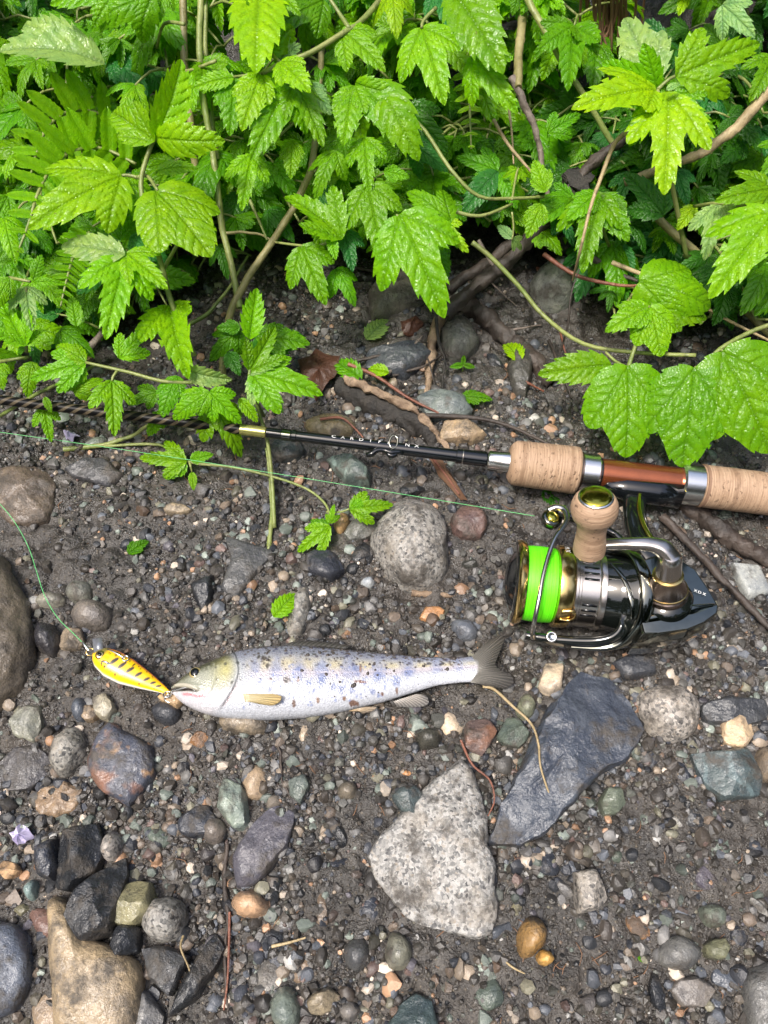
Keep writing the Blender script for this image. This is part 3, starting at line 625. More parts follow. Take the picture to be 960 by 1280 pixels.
    for _ in range(330):
        u = rnd.uniform(300, 580); q = rnd.random()**2*.34; v = np.interp(u, us, top)+(.03+q)*np.interp(u, us, bot-top); k = rnd.uniform(.7, 1.9); spot(u, v, k*1.3, k*.8, rnd.choice([(.05, .045, .04), (.09, .07, .06), (.07, .07, .12)]), .85)
    for u, v, a, b, col in [(362,859,5.5,6,(.16,.13,.12)),(371,884,3.5,5,(.22,.13,.09)),(376,859,3,2.5,(.3,.15,.09)),(443,881,8,4,(.25,.12,.07)),(450,858,11,2.4,(.28,.13,.08)),(337,842,3,4,(.07,.06,.05)),(343,858,2.5,2.5,(.25,.15,.1)),(432,877,3,3,(.3,.16,.08)),(451,843,2,7,(.4,.24,.15)),(400,880,3,4,(.35,.2,.12)),(325,830,3,4,(.08,.07,.06)),(332,832,4,4,(.1,.08,.07)),(478,870,2.5,3,(.3,.16,.1)),(496,866,2,5,(.3,.17,.1))]: spot(u, v, a*.72, b*.72, tuple(x*.6 for x in col), .92, .25)
    ll = np.abs(Vp-(mid[:, None]-2.5)); c = mixc(c, (.50, .47, .52), np.exp(-(ll/.9)**2)*sstep(310, 330, U)*.6)
    head = sstep(8, -16, g); hc = np.zeros_like(c); hc[:] = (.33, .34, .27); hc = mixc(hc, (.075, .078, .045), sstep(.38, .74, hv+.35*n2)); hc = mixc(hc, (.48, .44, .16), np.exp(-((U-287)/14)**2-((Vp-846)/15)**2)*.75)
    hc = mixc(hc, (.10, .10, .06), np.exp(-((U-228)/13)**2-((Vp-848)/9)**2)*.9); hc = mixc(hc, (.56, .55, .58), sstep(-.2, -.55, hv)); c = mixc(c, (0, 0, 0), 0*head)*(1-head[..., None])+hc*head[..., None]
    c = mixc(c, (.10, .08, .07), np.exp(-((g-1.2)/1.6)**2)*sstep(838, 872, Vp)*sstep(893, 884, Vp)*.6); c = mixc(c, (.50, .20, .20), np.exp(-((g-3.5)/1.5)**2)*sstep(862, 870, Vp)*sstep(888, 880, Vp)*.5)
    c = mixc(c, (.03, .018, .016), np.clip(slit*1.25, 0, 1)*sstep(256, 246, U)); c = mixc(c, (.62, .08, .10), np.exp(-((Vp-(mouth_v+6.5+.8*n2))/1.5)**2)*sstep(228, 236, U)*sstep(268, 260, U)*.8)
    for u, v, a in [(284,838,2.2),(296,862,2),(262,836,1.8),(300,838,2),(272,842,1.5),(306,858,1.6),(276,858,1.4)]: spot(u, v, a, a, (.06, .06, .05), .8)
    grid_obj('body', Pts, np.clip(c*(.80+.5*fbm(U*.9, Vp*.9, 4)[..., None]), .01, .8), M['trout'], t)
    def onfish(u, v, dz=0.0):
        i = int(np.argmin(np.abs(us-u))); q = (mid[i]-v)/((bot[i]-top[i])/2); return Vector((P0[i][0], P0[i][1]+q*hb[i], Z+th[i]*max(0, 1-q*q)**.45+dz))
    # eye > pupil
    p = onfish(246, 847, .0003); nrm = Vector((-.1, .12, 1)).normalized()
    b = MB(); b.lathe(p, nrm, [(-.0012, .0029), (0, .0029), (.0006, .0026), (.001, .002), (.0011, .0)], 28); ey = b.build('eye', simple('trout_iris', (.36, .29, .13), .12, .3, 1.0), t)
    b = MB(); b.lathe(p, nrm, [(.0008, .0021), (.0013, .0019), (.0016, .0011), (.0017, 0)], 24); b.build('pupil', M['black'], ey)
    # maxilla (upper lip bone)
    b = MB(); b.tube([onfish(219, 859), onfish(231, 860.5, .0002), onfish(243, 863.5, .0002), onfish(253, 868, -.0003)], [.0007, .0012, .0013, .0006], 8, 4, .6); b.build('upper_jaw_bone', simple('jaw_skin', (.36, .34, .27), .3, 0, .4), t)
    V0, F0 = ico(1); b = MB(); rg = random.Random(21)
    for _ in range(150):
        u = rg.uniform(312, 585); q = rg.random()**1.8*.5 if rg.random() < .8 else rg.uniform(.4, .85); v = np.interp(u, us, top)+(.05+q)*np.interp(u, us, bot-top); r = .00025+.0008*rg.random()**3; p = onfish(u, v, -r*.2)
        b.add([p+Vector(x)*r*rg.uniform(.7, 1.3) for x in V0], [tuple(f) for f in F0])
    tag(b.build('grit_specks', simple('wet_grit', (.045, .036, .03), .4)), 'dark grit stuck along the back of the trout', None, None, 'stuff')
    def fin(name, root, edge, nray, colA, colB, lift, thick=.00035, M2=26, wob=.0006):
        ro = smooth_line([at(u, v, z) for u, v, z in root], nray*4); ed = smooth_line([at(u, v, z) for u, v, z in edge], nray*4)
        n = len(ro); w = np.linspace(0, 1, M2)[:, None, None]; base = ro[None]*(1-w)+ed[None]*w; k = np.arange(n)
        rip = (np.cos(k/4*2*np.pi)*.5+.5)[None]*np.linspace(.6, 1, M2)[:, None]
        arch = np.sin(w[:, 0, 0]*np.pi)[:, None]*lift
        topz = base.copy(); topz[..., 2] += arch+thick+rip*wob; botz = base.copy(); botz[..., 2] += arch-thick
        G = np.concatenate([topz, botz[:, ::-1]], 1)
        t1 = np.array(colA)*(1-w)+np.array(colB)*w; ray = rip[..., None]; tt = t1*(.45+.75*ray)+0*base; T = np.concatenate([tt, tt[:, ::-1]], 1)
        return grid_obj(name, G, np.clip(T, .01, .8), M['fin'], t)
    def smooth_line(pts, n):
        pts = np.array([p[:] for p in pts]); d = np.r_[0, np.cumsum(np.linalg.norm(np.diff(pts, axis=0), axis=1))]; s = np.linspace(0, d[-1], n); q = np.stack([np.interp(s, d, pts[:, i]) for i in range(3)], -1)
        for _ in range(6): q[1:-1] = (q[:-2]+2*q[1:-1]+q[2:])/4
        return q
    fin('tail_fin', [(590,821,.012),(596,832,.0125),(596,842,.0125),(588,853,.012)], [(612,800,.011),(628,793,.010),(630,802,.010),(624,816,.011),(618,832,.012),(627,839,.011),(641,846,.010),(642,855,.009),(632,861,.009),(610,859,.010)], 26, (.15, .14, .115), (.055, .05, .045), .001)
    fin('pectoral_fin', [(304,868,.026),(306,877,.025)], [(326,869,.0246),(344,868,.0241),(353,871,.0237),(350,878,.0230),(340,882,.0228),(324,880,.0233)], 12, (.50, .44, .25), (.42, .31, .13), .0008)
    fin('pelvic_fin', [(436,889,.013),(448,889,.012)], [(462,884,.0145),(472,884,.013),(466,889,.011),(452,892,.010)], 7, (.5, .36, .2), (.4, .33, .25), .001)
    fin('anal_fin', [(492,877,.012),(520,868,.012)], [(496,883,.010),(512,884,.009),(530,883,.008),(537,879,.008),(533,870,.009)], 11, (.42, .38, .33), (.2, .19, .18), .0008)
    fin('dorsal_fin', [(352,809,.012),(400,808,.012),(432,811,.012)], [(366,803,.010),(386,801,.009),(412,803,.009),(440,808,.010)], 13, (.09, .085, .075), (.045, .042, .04), .0005)
    fin('adipose_fin', [(548,823,.012),(556,823,.012)], [(556,819,.011),(563,818.5,.0105),(566,821,.011)], 4, (.16, .15, .13), (.10, .09, .09), .0003)
build_trout()

# ------------------------------------------------------------------ the lure
def build_lure():
    Zc = .0105; A = at(117, 817, Zc+.002); B = at(211, 866, Zc); D = (B-A); L = D.length; D.normalize(); U = Vector((0, 0, 1)).cross(D).normalized(); W = D.cross(U)  # U = towards the belly/back axis in the ground plane
    if U.y < 0: U = -U
    W = Vector((0, 0, 1)); W = (W-D*W.dot(D)).normalized()
    t = thing('fishing_lure', atg(164, 842), 'yellow minnow lure with black bars and orange back, nose hooked near the boulder', 'fishing lure')
    n, m = 130, 64; s = np.linspace(0, 1, n); a = np.linspace(0, 2*np.pi, m, endpoint=False); A2, S2 = np.meshgrid(a, s)
    up = np.interp(s, [0,.03,.1,.25,.45,.7,.9,1], [.0007,.0032,.0053,.0064,.0060,.0042,.0022,.0010]); dn = np.interp(s, [0,.03,.1,.25,.45,.7,.9,1], [.0007,.0028,.0050,.0069,.0068,.0043,.0020,.0010])
    k = np.hanning(9); k /= k.sum(); up = np.convolve(np.pad(up, 4, mode='edge'), k, 'valid'); dn = np.convolve(np.pad(dn, 4, mode='edge'), k, 'valid')
    h = np.where(np.cos(A2) > 0, np.cos(A2)*up[:, None], np.cos(A2)*dn[:, None]); th = (.72*(up+dn)/2)[:, None]*np.sin(A2); hv = np.cos(A2)
    P = np.array(A[:])+S2[..., None]*L*np.array(D[:])+h[..., None]*np.array(U[:])+th[..., None]*np.array(W[:])
    nz = fbm(S2*40, A2*3, 3)
    c = np.zeros(S2.shape+(3,)); c[:] = (.78, .47, .01); c = mixc(c, (.68, .15, .03), sstep(.78, .9, hv)); c = mixc(c, (.78, .76, .72), sstep(-.86, -.95, hv)); c = mixc(c, (.1, .11, .04), sstep(.19, .12, S2)*sstep(.05, .35, hv+.5*nz)*.9)
    for q in (.30, .405, .51, .615, .72, .80, .87): 
        ln = .023*(1.15-q*.55); d = np.hypot((S2-q-.05*(hv-.1))/ln, (hv-.10)/.36); c = mixc(c, (.035, .03, .02), sstep(1.25, .85, d)*(np.sin(A2) > 0))
    rnd = random.Random(8)
    for _ in range(46):
        q, w = rnd.uniform(.12, .9), rnd.choice([rnd.uniform(.45, .8), rnd.uniform(-.65, -.35)]); d = np.hypot((S2-q)/.007, (hv-w)/.075); c = mixc(c, (.04, .03, .02), sstep(1.2, .8, d)*(np.sin(A2) > 0))
    me = grid_obj('body', P, np.clip(c, .01, .82), M['lure'], t)
    def sp(q, w, dz=0): 
        i = int(q*(n-1)); hh = w*(up[i] if w > 0 else dn[i]); return A+D*(L*q)+U*hh+W*(.72*(up[i]+dn[i])/2*math.sqrt(1-w*w)+dz)
    p = sp(.11, .05, -.0005); b = MB(); b.lathe(p, W, [(0, .0022), (.0006, .0021), (.001, .0014), (.0011, 0)], 20); ey = b.build('eye', M['gold'], t)
    b = MB(); b.lathe(p+W*.0006, W, [(0, .0011), (.0006, .001), (.0008, 0)], 14); b.build('pupil', M['black'], ey)
    b = MB(); q0 = at(124, 819, .013); q1 = at(121, 793, .017); d = (q1-q0); s1 = d.cross(Vector((0, 0, 1))).normalized()*.0022; b.box(q0.lerp(q1, .4), d*.4, s1, Vector((0, 0, .0004))); b.build('diving_lip', simple('lip_plastic', (.20, .21, .23), .1, .4, .6), t)
    def ring(c, r, nrm, wire=.00035):
        e1 = nrm.orthogonal().normalized(); e2 = nrm.cross(e1); b = MB(); b.tube([c+(e1*math.cos(x)+e2*math.sin(x))*r for x in np.linspace(0, 2*math.pi, 13)], wire, 6, 2); return b
    ring(at(113, 815, .013), .0018, Vector((.3, 0, 1)).normalized(), .00045).build('split_ring', M['gold'], t); ring(at(209, 868, .0125), .0017, Vector((0, .4, 1)).normalized()).build('split_ring', M['silver'], t); ring(at(157, 823, .0155), .0014, Vector((.2, .3, 1)).normalized()).build('split_ring', M['silver'], t)
    b = MB(); b.tube([at(213, 864, .013), at(222, 862, .0145), at(232, 859.5, .016), at(240, 860, .0165), at(244, 864, .016)], [.0005, .0005, .0005, .0005, .0002], 8, 4); b.build('hook', M['silver'], t)
    b = MB(); b.tube([at(211, 867, .0125), at(206, 874, .011), at(212, 878, .0105), at(218, 874, .011)], .0004, 6, 4); b.build('hook', M['silver'], t)
    b = MB(); b.tube([at(157, 824, .0148), at(148, 818, .0155), at(138, 813, .0152), at(131, 812, .014)], [.0005, .0005, .0004, .0003], 6, 4); b.build('hook', M['satin'], t)
    b = MB(); b.tube([at(127, 826, .0165), at(133, 828, .0167), at(138, 831, .0160)], [.0004, .0007, .0004], 6, 4); b.build('gill_mark', M['silver'], t)
    b = MB(); b.tube([at(112, 814, .013), at(107, 808, .0135), at(103, 802, .0135)], [.0007, .0008, .0004], 8, 3); b.build('line_snap', M['silver'], t)
build_lure()

# ------------------------------------------------------------------ the rod
ZR = .0185
RA = at(-60, 492.6, ZR+.021); RB = at(1140, 639.4, ZR); RD = (RB-RA).normalized(); RUP = (Vector((0, 0, 1)).cross(RD)).normalized(); RTO = RD.cross(RUP).normalized()
if RTO.z < 0: RTO = -RTO
def rs(u):
    lo, hi = 0.0, (RB-RA).length
    for _ in range(40):
        m = (lo+hi)/2
        if project(RA+RD*m)[0] < u: lo = m
        else: hi = m
    return lo
def uv_lathe(name, prof, mat, parent, n=64, start=0., o=None, d=None, e1=None, shape=None):
    o = RA if o is None else o; d = RD if d is None else d; e1 = RUP if e1 is None else e1; e2 = d.cross(e1); V = []; F = []; UVs = []
    for s, r in prof:
        for k in range(n+1):
            a = 2*math.pi*k/n; rr = r*(shape(s, a) if shape else 1); V.append(o+d*s+(e1*math.cos(a)+e2*math.sin(a))*max(rr, 1e-6)); UVs.append((s-start, k/n))
    m = len(prof)
    for i in range(m-1):
        for k in range(n): F.append((i*(n+1)+k, i*(n+1)+k+1, (i+1)*(n+1)+k+1, (i+1)*(n+1)+k))
    me = bpy.data.meshes.new(name); me.from_pydata([tuple(v) for v in V], [], F); me.update(); ul = me.uv_layers.new(name='UVMap')
    idx = np.zeros(len(me.loops), np.int32); me.loops.foreach_get('vertex_index', idx); ul.data.foreach_set('uv', np.array(UVs, np.float32)[idx].ravel())
    me.materials.append(mat); me.shade_smooth(); me.set_sharp_from_angle(angle=R(42)); return link(name, me, parent)
def build_rod():
    t = thing('fishing_rod', RA+RD*rs(480), 'fishing rod with cork grips and black shaft lying across the mud', 'fishing rod')
    def cyl(name, u0, u1, r0, r1, mat, bev=.0006, n=48):
        a, b = rs(u0), rs(u1); return uv_lathe(name, [(a, .0001), (a, r0-bev), (a+bev, r0), (b-bev, r1), (b, r1-bev), (b, .0001)], mat, t, n, a)
    cyl('rod_blank', -60, 301, .0025, .0027, M['weave'], .0001, 24); cyl('ring_winding', 300, 333, .00295, .003, M['olive'], .0004, 32); cyl('rod_shaft', 333, 609, .0027, .0034, M['black'], .0003)
    cyl('shaft_ring', 352, 364, .0031, .0031, M['gun'], .0003); cyl('shaft_ring', 364.5, 371, .0033, .0033, M['black'], .0003); cyl('shaft_ring', 570, 608, .00385, .0041, M['black'], .0003); cyl('shaft_ring', 577.5, 579, .00425, .00425, M['satin'], .0002)
    cyl('winding_check', 609, 640, .0048, .0054, M['silver'], .0008)
    a, b = rs(636), rs(722); ln = b-a
    def rough(s, x): return 1+.006*math.sin(x*9+s*900)*math.sin(s*2300)
    uv_lathe('foregrip', [(a, .003), (a, .0083), (a+.0012, .0102), (a+.003, .0116)]+[(a+.003+(ln-.0045)*q, .0117+.0007*q) for q in np.linspace(.06, 1, 26)]+[(b-.0008, .0122), (b, .0112), (b, .003)], M['cork'], t, 72, 0, shape=rough)
    cyl('collar', 721, 747, .0098, .0098, M['silver'], .0009); cyl('collar', 723, 726, .0101, .0101, M['bronze'], .0004)
    cyl('reel_seat', 746.5, 850, .0078, .0080, M['copper'], .0006); cyl('collar', 848, 875.5, .0108, .0108, M['silver'], .0010); cyl('collar', 746, 750, .0082, .0082, M['black'], .0004)
    a, b = rs(875), rs(1120); ln = b-a
    uv_lathe('rear_grip', [(a, .003), (a, .0104), (a+.0007, .0110)]+[(a+.001+(ln-.001)*q, .0111-.0002*q) for q in np.linspace(.02, 1, 30)]+[(b, .003)], M['cork'], t, 72, -.11, shape=rough)
    cyl('butt_cap', 1119, 1132, .0112, .0108, M['black'], .0012)
    uv_lathe('cork_ring', [(a+.0002, .0106), (a+.0004, .0113), (a+.0016, .0113), (a+.0018, .0108)], simple('dark_cork', (.2, .12, .075), .7), t)
    # reel foot hood under the seat
    b = MB(); s0, s1 = rs(752), rs(848); o = -RUP*.0065-RTO*.001
    b.lathe(RA+o, RD, [(s0, .0008), (s0+.002, .0042), (s0+.012, .0064), (s1-.012, .0070), (s1, .0074)], 32, RUP); b.build('seat_hood', M['black'], t)
    # hook keeper
    s = rs(490); c = RA+RD*s; f = lambda x, y, z: c+RD*x*.001+RUP*y*.001+RTO*z*.001
    b = MB(); b.tube([f(-12.5, -6.6, .5), f(-10, -6.3, 1.5), f(-7.5, -4.4, 2.4), f(-4, -3.8, 2.6), f(0, -4.4, 2.2), f(4, -3.4, 2), f(6.3, -4.1, 1)], [.0012, .0016, .0014, .0011, .0015, .0013, .0006], 10, 5); b.tube([f(-2, -4, 2), f(-1, -5.5, 1.5), f(1, -5.8, 1.4), f(3, -4.6, 1.6)], [.001, .0014, .0014, .001], 8, 4)
    hk = b.build('hook_keeper', M['black'], t)
    b = MB(); b.tube([f(.5+2.1*math.sin(x), 1.5+3.3*math.cos(x), 3.4+1.2*math.cos(x)) for x in np.linspace(0, 2*math.pi, 13)], .0006, 8, 3); b.build('keeper_ring', M['gun'], hk)
    # lettering
    s0, s1 = rs(417), rs(527); word = 'CARDIFF NX'; g = text_meshes(word); adv = (s1-s0)/9.6; 
    b = MB(); x = s0
    for ch in word:
        if ch != ' ':
            v, fc, w = g[ch]; sc = .0023; V = []
            for px, py in v:
                th = R(-2)+py*sc/.0032; rr = .00300+(.0034-.0027)*((x-rs(333))/(rs(609)-rs(333)))*1.0-.0001
                V.append(RA+RD*(x+(px-w/2)*sc*1.05)+(RUP*math.sin(th)+RTO*math.cos(th))*(rr))
            b.add(V, fc)
        x += adv
    b.build('lettering', M['white'], t, smooth=False)
def text_meshes(word):
    out = {}
    for ch in set(word)-{' '}:
        cu = bpy.data.curves.new('glyph', 'FONT'); cu.body = ch; cu.size = 1.35; o = bpy.data.objects.new('glyph', cu); COL.objects.link(o); bpy.context.view_layer.update()
        me = bpy.data.meshes.new_from_object(o.evaluated_get(bpy.context.evaluated_depsgraph_get())); v = [(q.co.x, q.co.y) for q in me.vertices]; mn = min(p[0] for p in v); mx = max(p[0] for p in v)
        out[ch] = ([(p[0]-mn, p[1]) for p in v], [tuple(p.vertices) for p in me.polygons], mx-mn); bpy.data.objects.remove(o); bpy.data.curves.remove(cu); bpy.data.meshes.remove(me)
    return out
build_rod()

# ------------------------------------------------------------------ the reel
def build_reel():
    ZS = .0265; O = at(673, 730, ZS); X = Vector((RD.x, RD.y, 0)).normalized(); Y = Vector((0, 0, 1)).cross(X); Zv = Vector((0, 0, 1))
    t = thing('spinning_reel', at(760, 750, .004), 'dark chrome spinning reel with bright green line, mounted under the rod', 'fishing reel')
    F = lambda x, y, z: O+X*(x*.001)+Y*(y*.001)+Zv*(z*.001)
    mm = lambda pr: [(a*.001, b*.001) for a, b in pr]
    def la(name, pr, mat, par=t, n=72, sharp=38):
        b = MB(); b.lathe(O, X, mm(pr), n, Y); return b.build(name, mat, par, sharp)
    la('drag_knob', [(-16, 0), (-16, 8), (-14.6, 11), (-12.6, 14.5), (-12, 15.5), (-11, 15.5)], M['black'])
    sp = la('spool', [(-12, 13), (-12, 18.6), (-11.5, 19.6), (-10.4, 20.2), (-9.2, 20), (-7.6, 19.2), (-7.2, 16), (6.6, 16), (6.8, 18.6), (7.4, 19.4), (8.4, 19.6), (13.2, 19.3), (13.8, 18.9), (14, 15)], M['gold'])
    la('spool_lip', [(-12.6, 13), (-12.6, 17.8), (-12.0, 19.4), (-11.4, 19.2)], M['rotor'], sp)
    prof = [(-7.5, .016), (-7.3, .0172)]+[(x, .0176+.0004*math.cos(x/7*1.5)) for x in np.linspace(-7, 6.4, 30)]+[(6.6, .0172), (6.8, .016)]
    uv_lathe('wound_line', [(a*.001, r) for a, r in prof], M['braid'], t, 90, 0, O, X, Y)
    sk = la('spool_skirt', [(14, 15), (14, 18.4), (14.5, 18.8), (15.6, 18.8), (15.9, 18.4), (16.9, 18.4), (17.2, 18.1), (25.2, 18.1), (25.5, 18.5), (26.4, 18.8), (28.2, 18.8), (28.5, 18.4), (28.6, 15)], M['satin'])
    for base in (-2, 52, -58, 130, -120):
        for k in (-9, 0, 9):
            a = R(90-base+k); b = MB(); er = Y*math.cos(a)+Zv*math.sin(a); et = Zv*math.cos(a)-Y*math.sin(a)
            b.box(O+X*.0212+er*.0179, X*.0034, et*.00055, er*.00035); b.build('skirt_slot', M['black'], sk)
    # gold clip on the skirt
    b = MB(); er = lambda a: Y*math.cos(a)+Zv*math.sin(a); b.tube([O+X*.009+er(R(152))*.0196, O+X*.0135+er(R(148))*.0200, O+X*.0155+er(R(156))*.0198, O+X*.0135+er(R(165))*.0198, O+X*.009+er(R(166))*.0196], .0008, 8, 4, .6); b.build('line_clip', M['gold'], sk)
    g = text_meshes('MX'); b = MB()
    for k, ch in enumerate('MX'):
        v, fc, w = g[ch]; b.add([O+X*(.0095+(py*.0024))+er(R(52+k*10)-px*.0026/.0197)*.01975 for px, py in v], fc)
    b.build('spool_lettering', M['white'], sp, smooth=False)
    # rotor cup, flange and arms
    rot = la('rotor', [(26.5, 10), (26.5, 17.2), (27.5, 17.6), (34, 18.4), (38, 19.4), (41, 21.4), (43, 21.8), (44.6, 21), (46, 18), (46.5, 12)], M['rotor'], n=80)
    def ribbon(pts, wid, thk, name, mat, par, out):
        # a flattened bar swept along pts; out gives the thin direction
        pts = [Vector(p) for p in pts]; P = []
        for i in range(len(pts)-1):
            p0, p1, p2, p3 = pts[max(i-1, 0)], pts[i], pts[i+1], pts[min(i+2, len(pts)-1)]
            for k in range(6):
                q = k/6; P.append((.5*((2*p1)+(p2-p0)*q+(2*p0-5*p1+4*p2-p3)*q*q+(3*p1-p0-3*p2+p3)*q**3), np.interp(i+q, range(len(wid)), wid), np.interp(i+q, range(len(thk)), thk)))
        P.append((pts[-1], wid[-1], thk[-1])); V = []; Fc = []; n = 14
        for i, (p, w, h) in enumerate(P):
            d = (P[min(i+1, len(P)-1)][0]-P[max(i-1, 0)][0]).normalized(); o = out(p); o = (o-d*o.dot(d)).normalized(); sd = d.cross(o)
            for k in range(n):
                a = 2*math.pi*k/n; ca, sa = math.cos(a), math.sin(a); V.append(p+sd*(math.copysign(abs(ca)**.55, ca)*w)+o*(math.copysign(abs(sa)**.7, sa)*h))
        for i in range(len(P)-1):
            for k in range(n): Fc.append((i*n+k, i*n+(k+1) % n, (i+1)*n+(k+1) % n, (i+1)*n+k))
        Fc.append(tuple(range(n))[::-1]); Fc.append(tuple((len(P)-1)*n+k for k in range(n))); b = MB(); b.add(V, Fc); return b.build(name, mat, par, 50)
    rad = lambda p: ((Y*(p-O).dot(Y)+Zv*(p-O).dot(Zv))).normalized()
    # far arm (towards the rod) carries the line roller, near arm the bail pivot
    ribbon([F(43, 17, 8), F(38, 21.5, 9), F(32, 25.5, 10), F(22, 28, 12), F(12, 30, 14), F(5, 30.5, 16)], [.0085, .008, .006, .0048, .004, .003], [.0024, .0022, .002, .002, .002, .0018], 'rotor_arm', M['rotor'], t, rad)
    ribbon([F(45.5, -12, 9), F(42.5, -19.5, 4), F(36, -24, 0), F(26, -26.2, -2), F(12, -26.6, -3), F(2, -26.2, -3), F(-5, -25.6, -3)], [.0095, .010, .0085, .0068, .0055, .0042, .003], [.0026, .0026, .0024, .0024, .0022, .002, .0018], 'rotor_arm', M['rotor'], t, rad)
    ribbon([F(28, 15.5, 10), F(34, 15, 14), F(39.5, 10, 19.8), F(43, 0, 22.4), F(44.5, -10, 20.3), F(44, -19, 13), F(39, -25.5, 3), F(30, -28, -1), F(16, -28, -2.6)], [.0014, .002, .0026, .003, .003, .0028, .0024, .0017, .0009], [.0016]*9, 'rotor_rim', M['gun'], t, rad)
    ribbon([F(30, 6, 17), F(35, -2, 19), F(38.5, -12, 17.4), F(40, -18, 12.5)], [.0006, .001, .001, .0006], [.0006]*4, 'rotor_rib', M['gun'], t, rad)
    b = MB(); b.lathe(F(5.5, -28, 5), Vector((0, -.3, 1)), mm([(0, 2.6), (.8, 2.5), (1, 1.7), (.6, 1.5), (.6, 0)]), 24); b.build('arm_screw', M['silver'], t)
    b = MB(); b.lathe(F(3, 26.8, 17), Vector((.25, .1, 1)), mm([(-3, 4.6), (-1, 4.9), (.6, 4.9), (1.2, 4.2), (1.2, 2.9)]), 36); lr = b.build('line_roller', M['gun'], t)
    b = MB(); b.lathe(F(3, 26.8, 17), Vector((.25, .1, 1)), mm([(1.0, 3.3), (1.7, 3.2), (2.3, 2.2), (2.5, 0)]), 30); b.build('roller_cap', M['capgold'], lr)
    b = MB(); b.tube([F(1.2, 31.2, 16.5), F(5, 32.4, 18), F(8.6, 30.2, 19.2), F(9.2, 25, 20.5), F(7.5, 20.5, 21.5), F(3.4, 13, 22.6), F(.6, 4, 22.8), F(-1.6, -6, 22.2), F(-2.8, -16, 20), F(-3.6, -24, 15), F(-3.4, -28, 8), F(-2, -27.6, 1)], [.0018, .0018, .0017, .0014, .0012, .00105, .00105, .00105, .00105, .00105, .0012, .0014], 12, 6); b.build('bail_wire', simple('bail_steel', (.5, .47, .42), .2, 1.0, var=.05), t)
    # body: faceted housing with bevelled top
    ZT = .041
    out = [(797,694),(818,687),(850,692),(872,706),(890,732),(905,758),(903,768),(886,781),(862,791),(820,797),(800,797),(790,760)]
    base = [at(u, v, ZT) for u, v in out]; cx = sum(base, Vector())/len(base)
    lv = [(.010, .80), (.016, .94), (.027, 1.0), (.0335, .99), (.0395, .90), (.0405, .87)]; V = []; Fc = []; n = len(out)
    for z, sc in lv:
        for p in base: q = cx+(p-cx)*sc; V.append((q.x, q.y, z))
    for i in range(len(lv)-1):
        for k in range(n): Fc.append((i*n+k, i*n+(k+1) % n, (i+1)*n+(k+1) % n, (i+1)*n+k))
    Fc.append(tuple(range(n))); Fc.append(tuple((len(lv)-1)*n+k for k in range(n)))
    me = bpy.data.meshes.new('body'); bm = bmesh.new(); vs = [bm.verts.new(v) for v in V]; [bm.faces.new([vs[i] for i in f]) for f in Fc]; bmesh.ops.recalc_face_normals(bm, faces=bm.faces)
    bmesh.ops.bevel(bm, geom=[e for e in bm.edges], offset=.0009, segments=2, affect='EDGES', profile=.6, clamp_overlap=True); bm.to_mesh(me); bm.free(); me.materials.append(M['gun']); me.shade_smooth(); me.set_sharp_from_angle(angle=R(28)); link('body', me, t)
    b = MB(); q = [at(806, 777, .0402), at(835, 771, .0404), at(868, 763.5, .0404), at(895, 757, .0400)]
    b.tube(q, [.0022, .0028, .0030, .0010], 10, 4, .35); b.build('body_ridge', M['gun'], t)
    b = MB(); b.lathe(at(803.5, 756, .0404), Zv, mm([(0, 3.4), (.5, 3.2), (.6, 2.5), (.3, 2.3)]), 28); b.build('screw_hole', M['black'], t)
    g = text_meshes('XD'); b = MB(); o = at(867, 739, .0414); dx = (at(888, 747, .0414)-o); dy = Zv.cross(dx).normalized()
    for k, ch in enumerate('XDX'):
        v, fc, w = g[ch]; b.add([o+dx*(k*.26+px*.21)+dy*(py*.0014) for px, py in v], fc)
    b.build('body_lettering', M['white'], t, smooth=False)
    # stem up to the rod
    pts = [at(822, 700, .030), at(806, 684, .030), at(797, 664, .028), at(793, 642, .026), at(794, 622, .023), at(800, 606, .020)]
    ribbon(pts, [.0085, .007, .0058, .0054, .0060, .0085], [.0045, .004, .0036, .0034, .0034, .003], 'reel_stem', M['rotor'], t, lambda p: Zv)
    ribbon([at(832, 690, .0338), at(816, 675, .0345), at(805, 657, .0325), at(799, 636, .030), at(800, 616, .027)], [.0009, .0011, .0011, .001, .0008], [.0007]*5, 'stem_edge', M['capgold'], t, lambda p: Zv)
    # drive pedestal
    p0 = at(831, 746, .0400); p1 = at(838, 699, .0640); pd = (p1-p0); h = pd.length*1000; pd.normalize()
    def pl(name, pr, mat, par): b = MB(); b.lathe(p0, pd, mm(pr), 48); return b.build(name, mat, par, 30)
    ped = pl('handle_pedestal', [(-3, 12.2), (.3, 12.2), (1.2, 11.6), (2.2, 10.2), (2.4, 9.9)], M['rotor'], t)
    pl('pedestal_cone', [(2.2, 9.8), (4.6, 9.6), (5.2, 9.1), (6.4, 9.2), (7, 8.7), (13.5, 6.5), (14.5, 6.3)], M['bronze'], ped); pl('pedestal_ring', [(14.2, 6.0), (14.4, 6.6), (15.2, 6.6), (15.5, 6.0)], M['gold'], ped); pl('pedestal_ring', [(5.9, 9.0), (6.0, 9.4), (6.5, 9.35), (6.6, 9)], M['gold'], ped)
    pl('handle_socket', [(15.2, 5.6), (17, 5.5), (h-1, 5.0), (h+1, 4.7), (h+2.4, 3.6), (h+3, 2.0), (h+3.2, 0)], M['satin'], t)
    K0 = at(736, 690, .0575); K1 = at(745, 621, .0885); kd = (K1-K0).normalized()
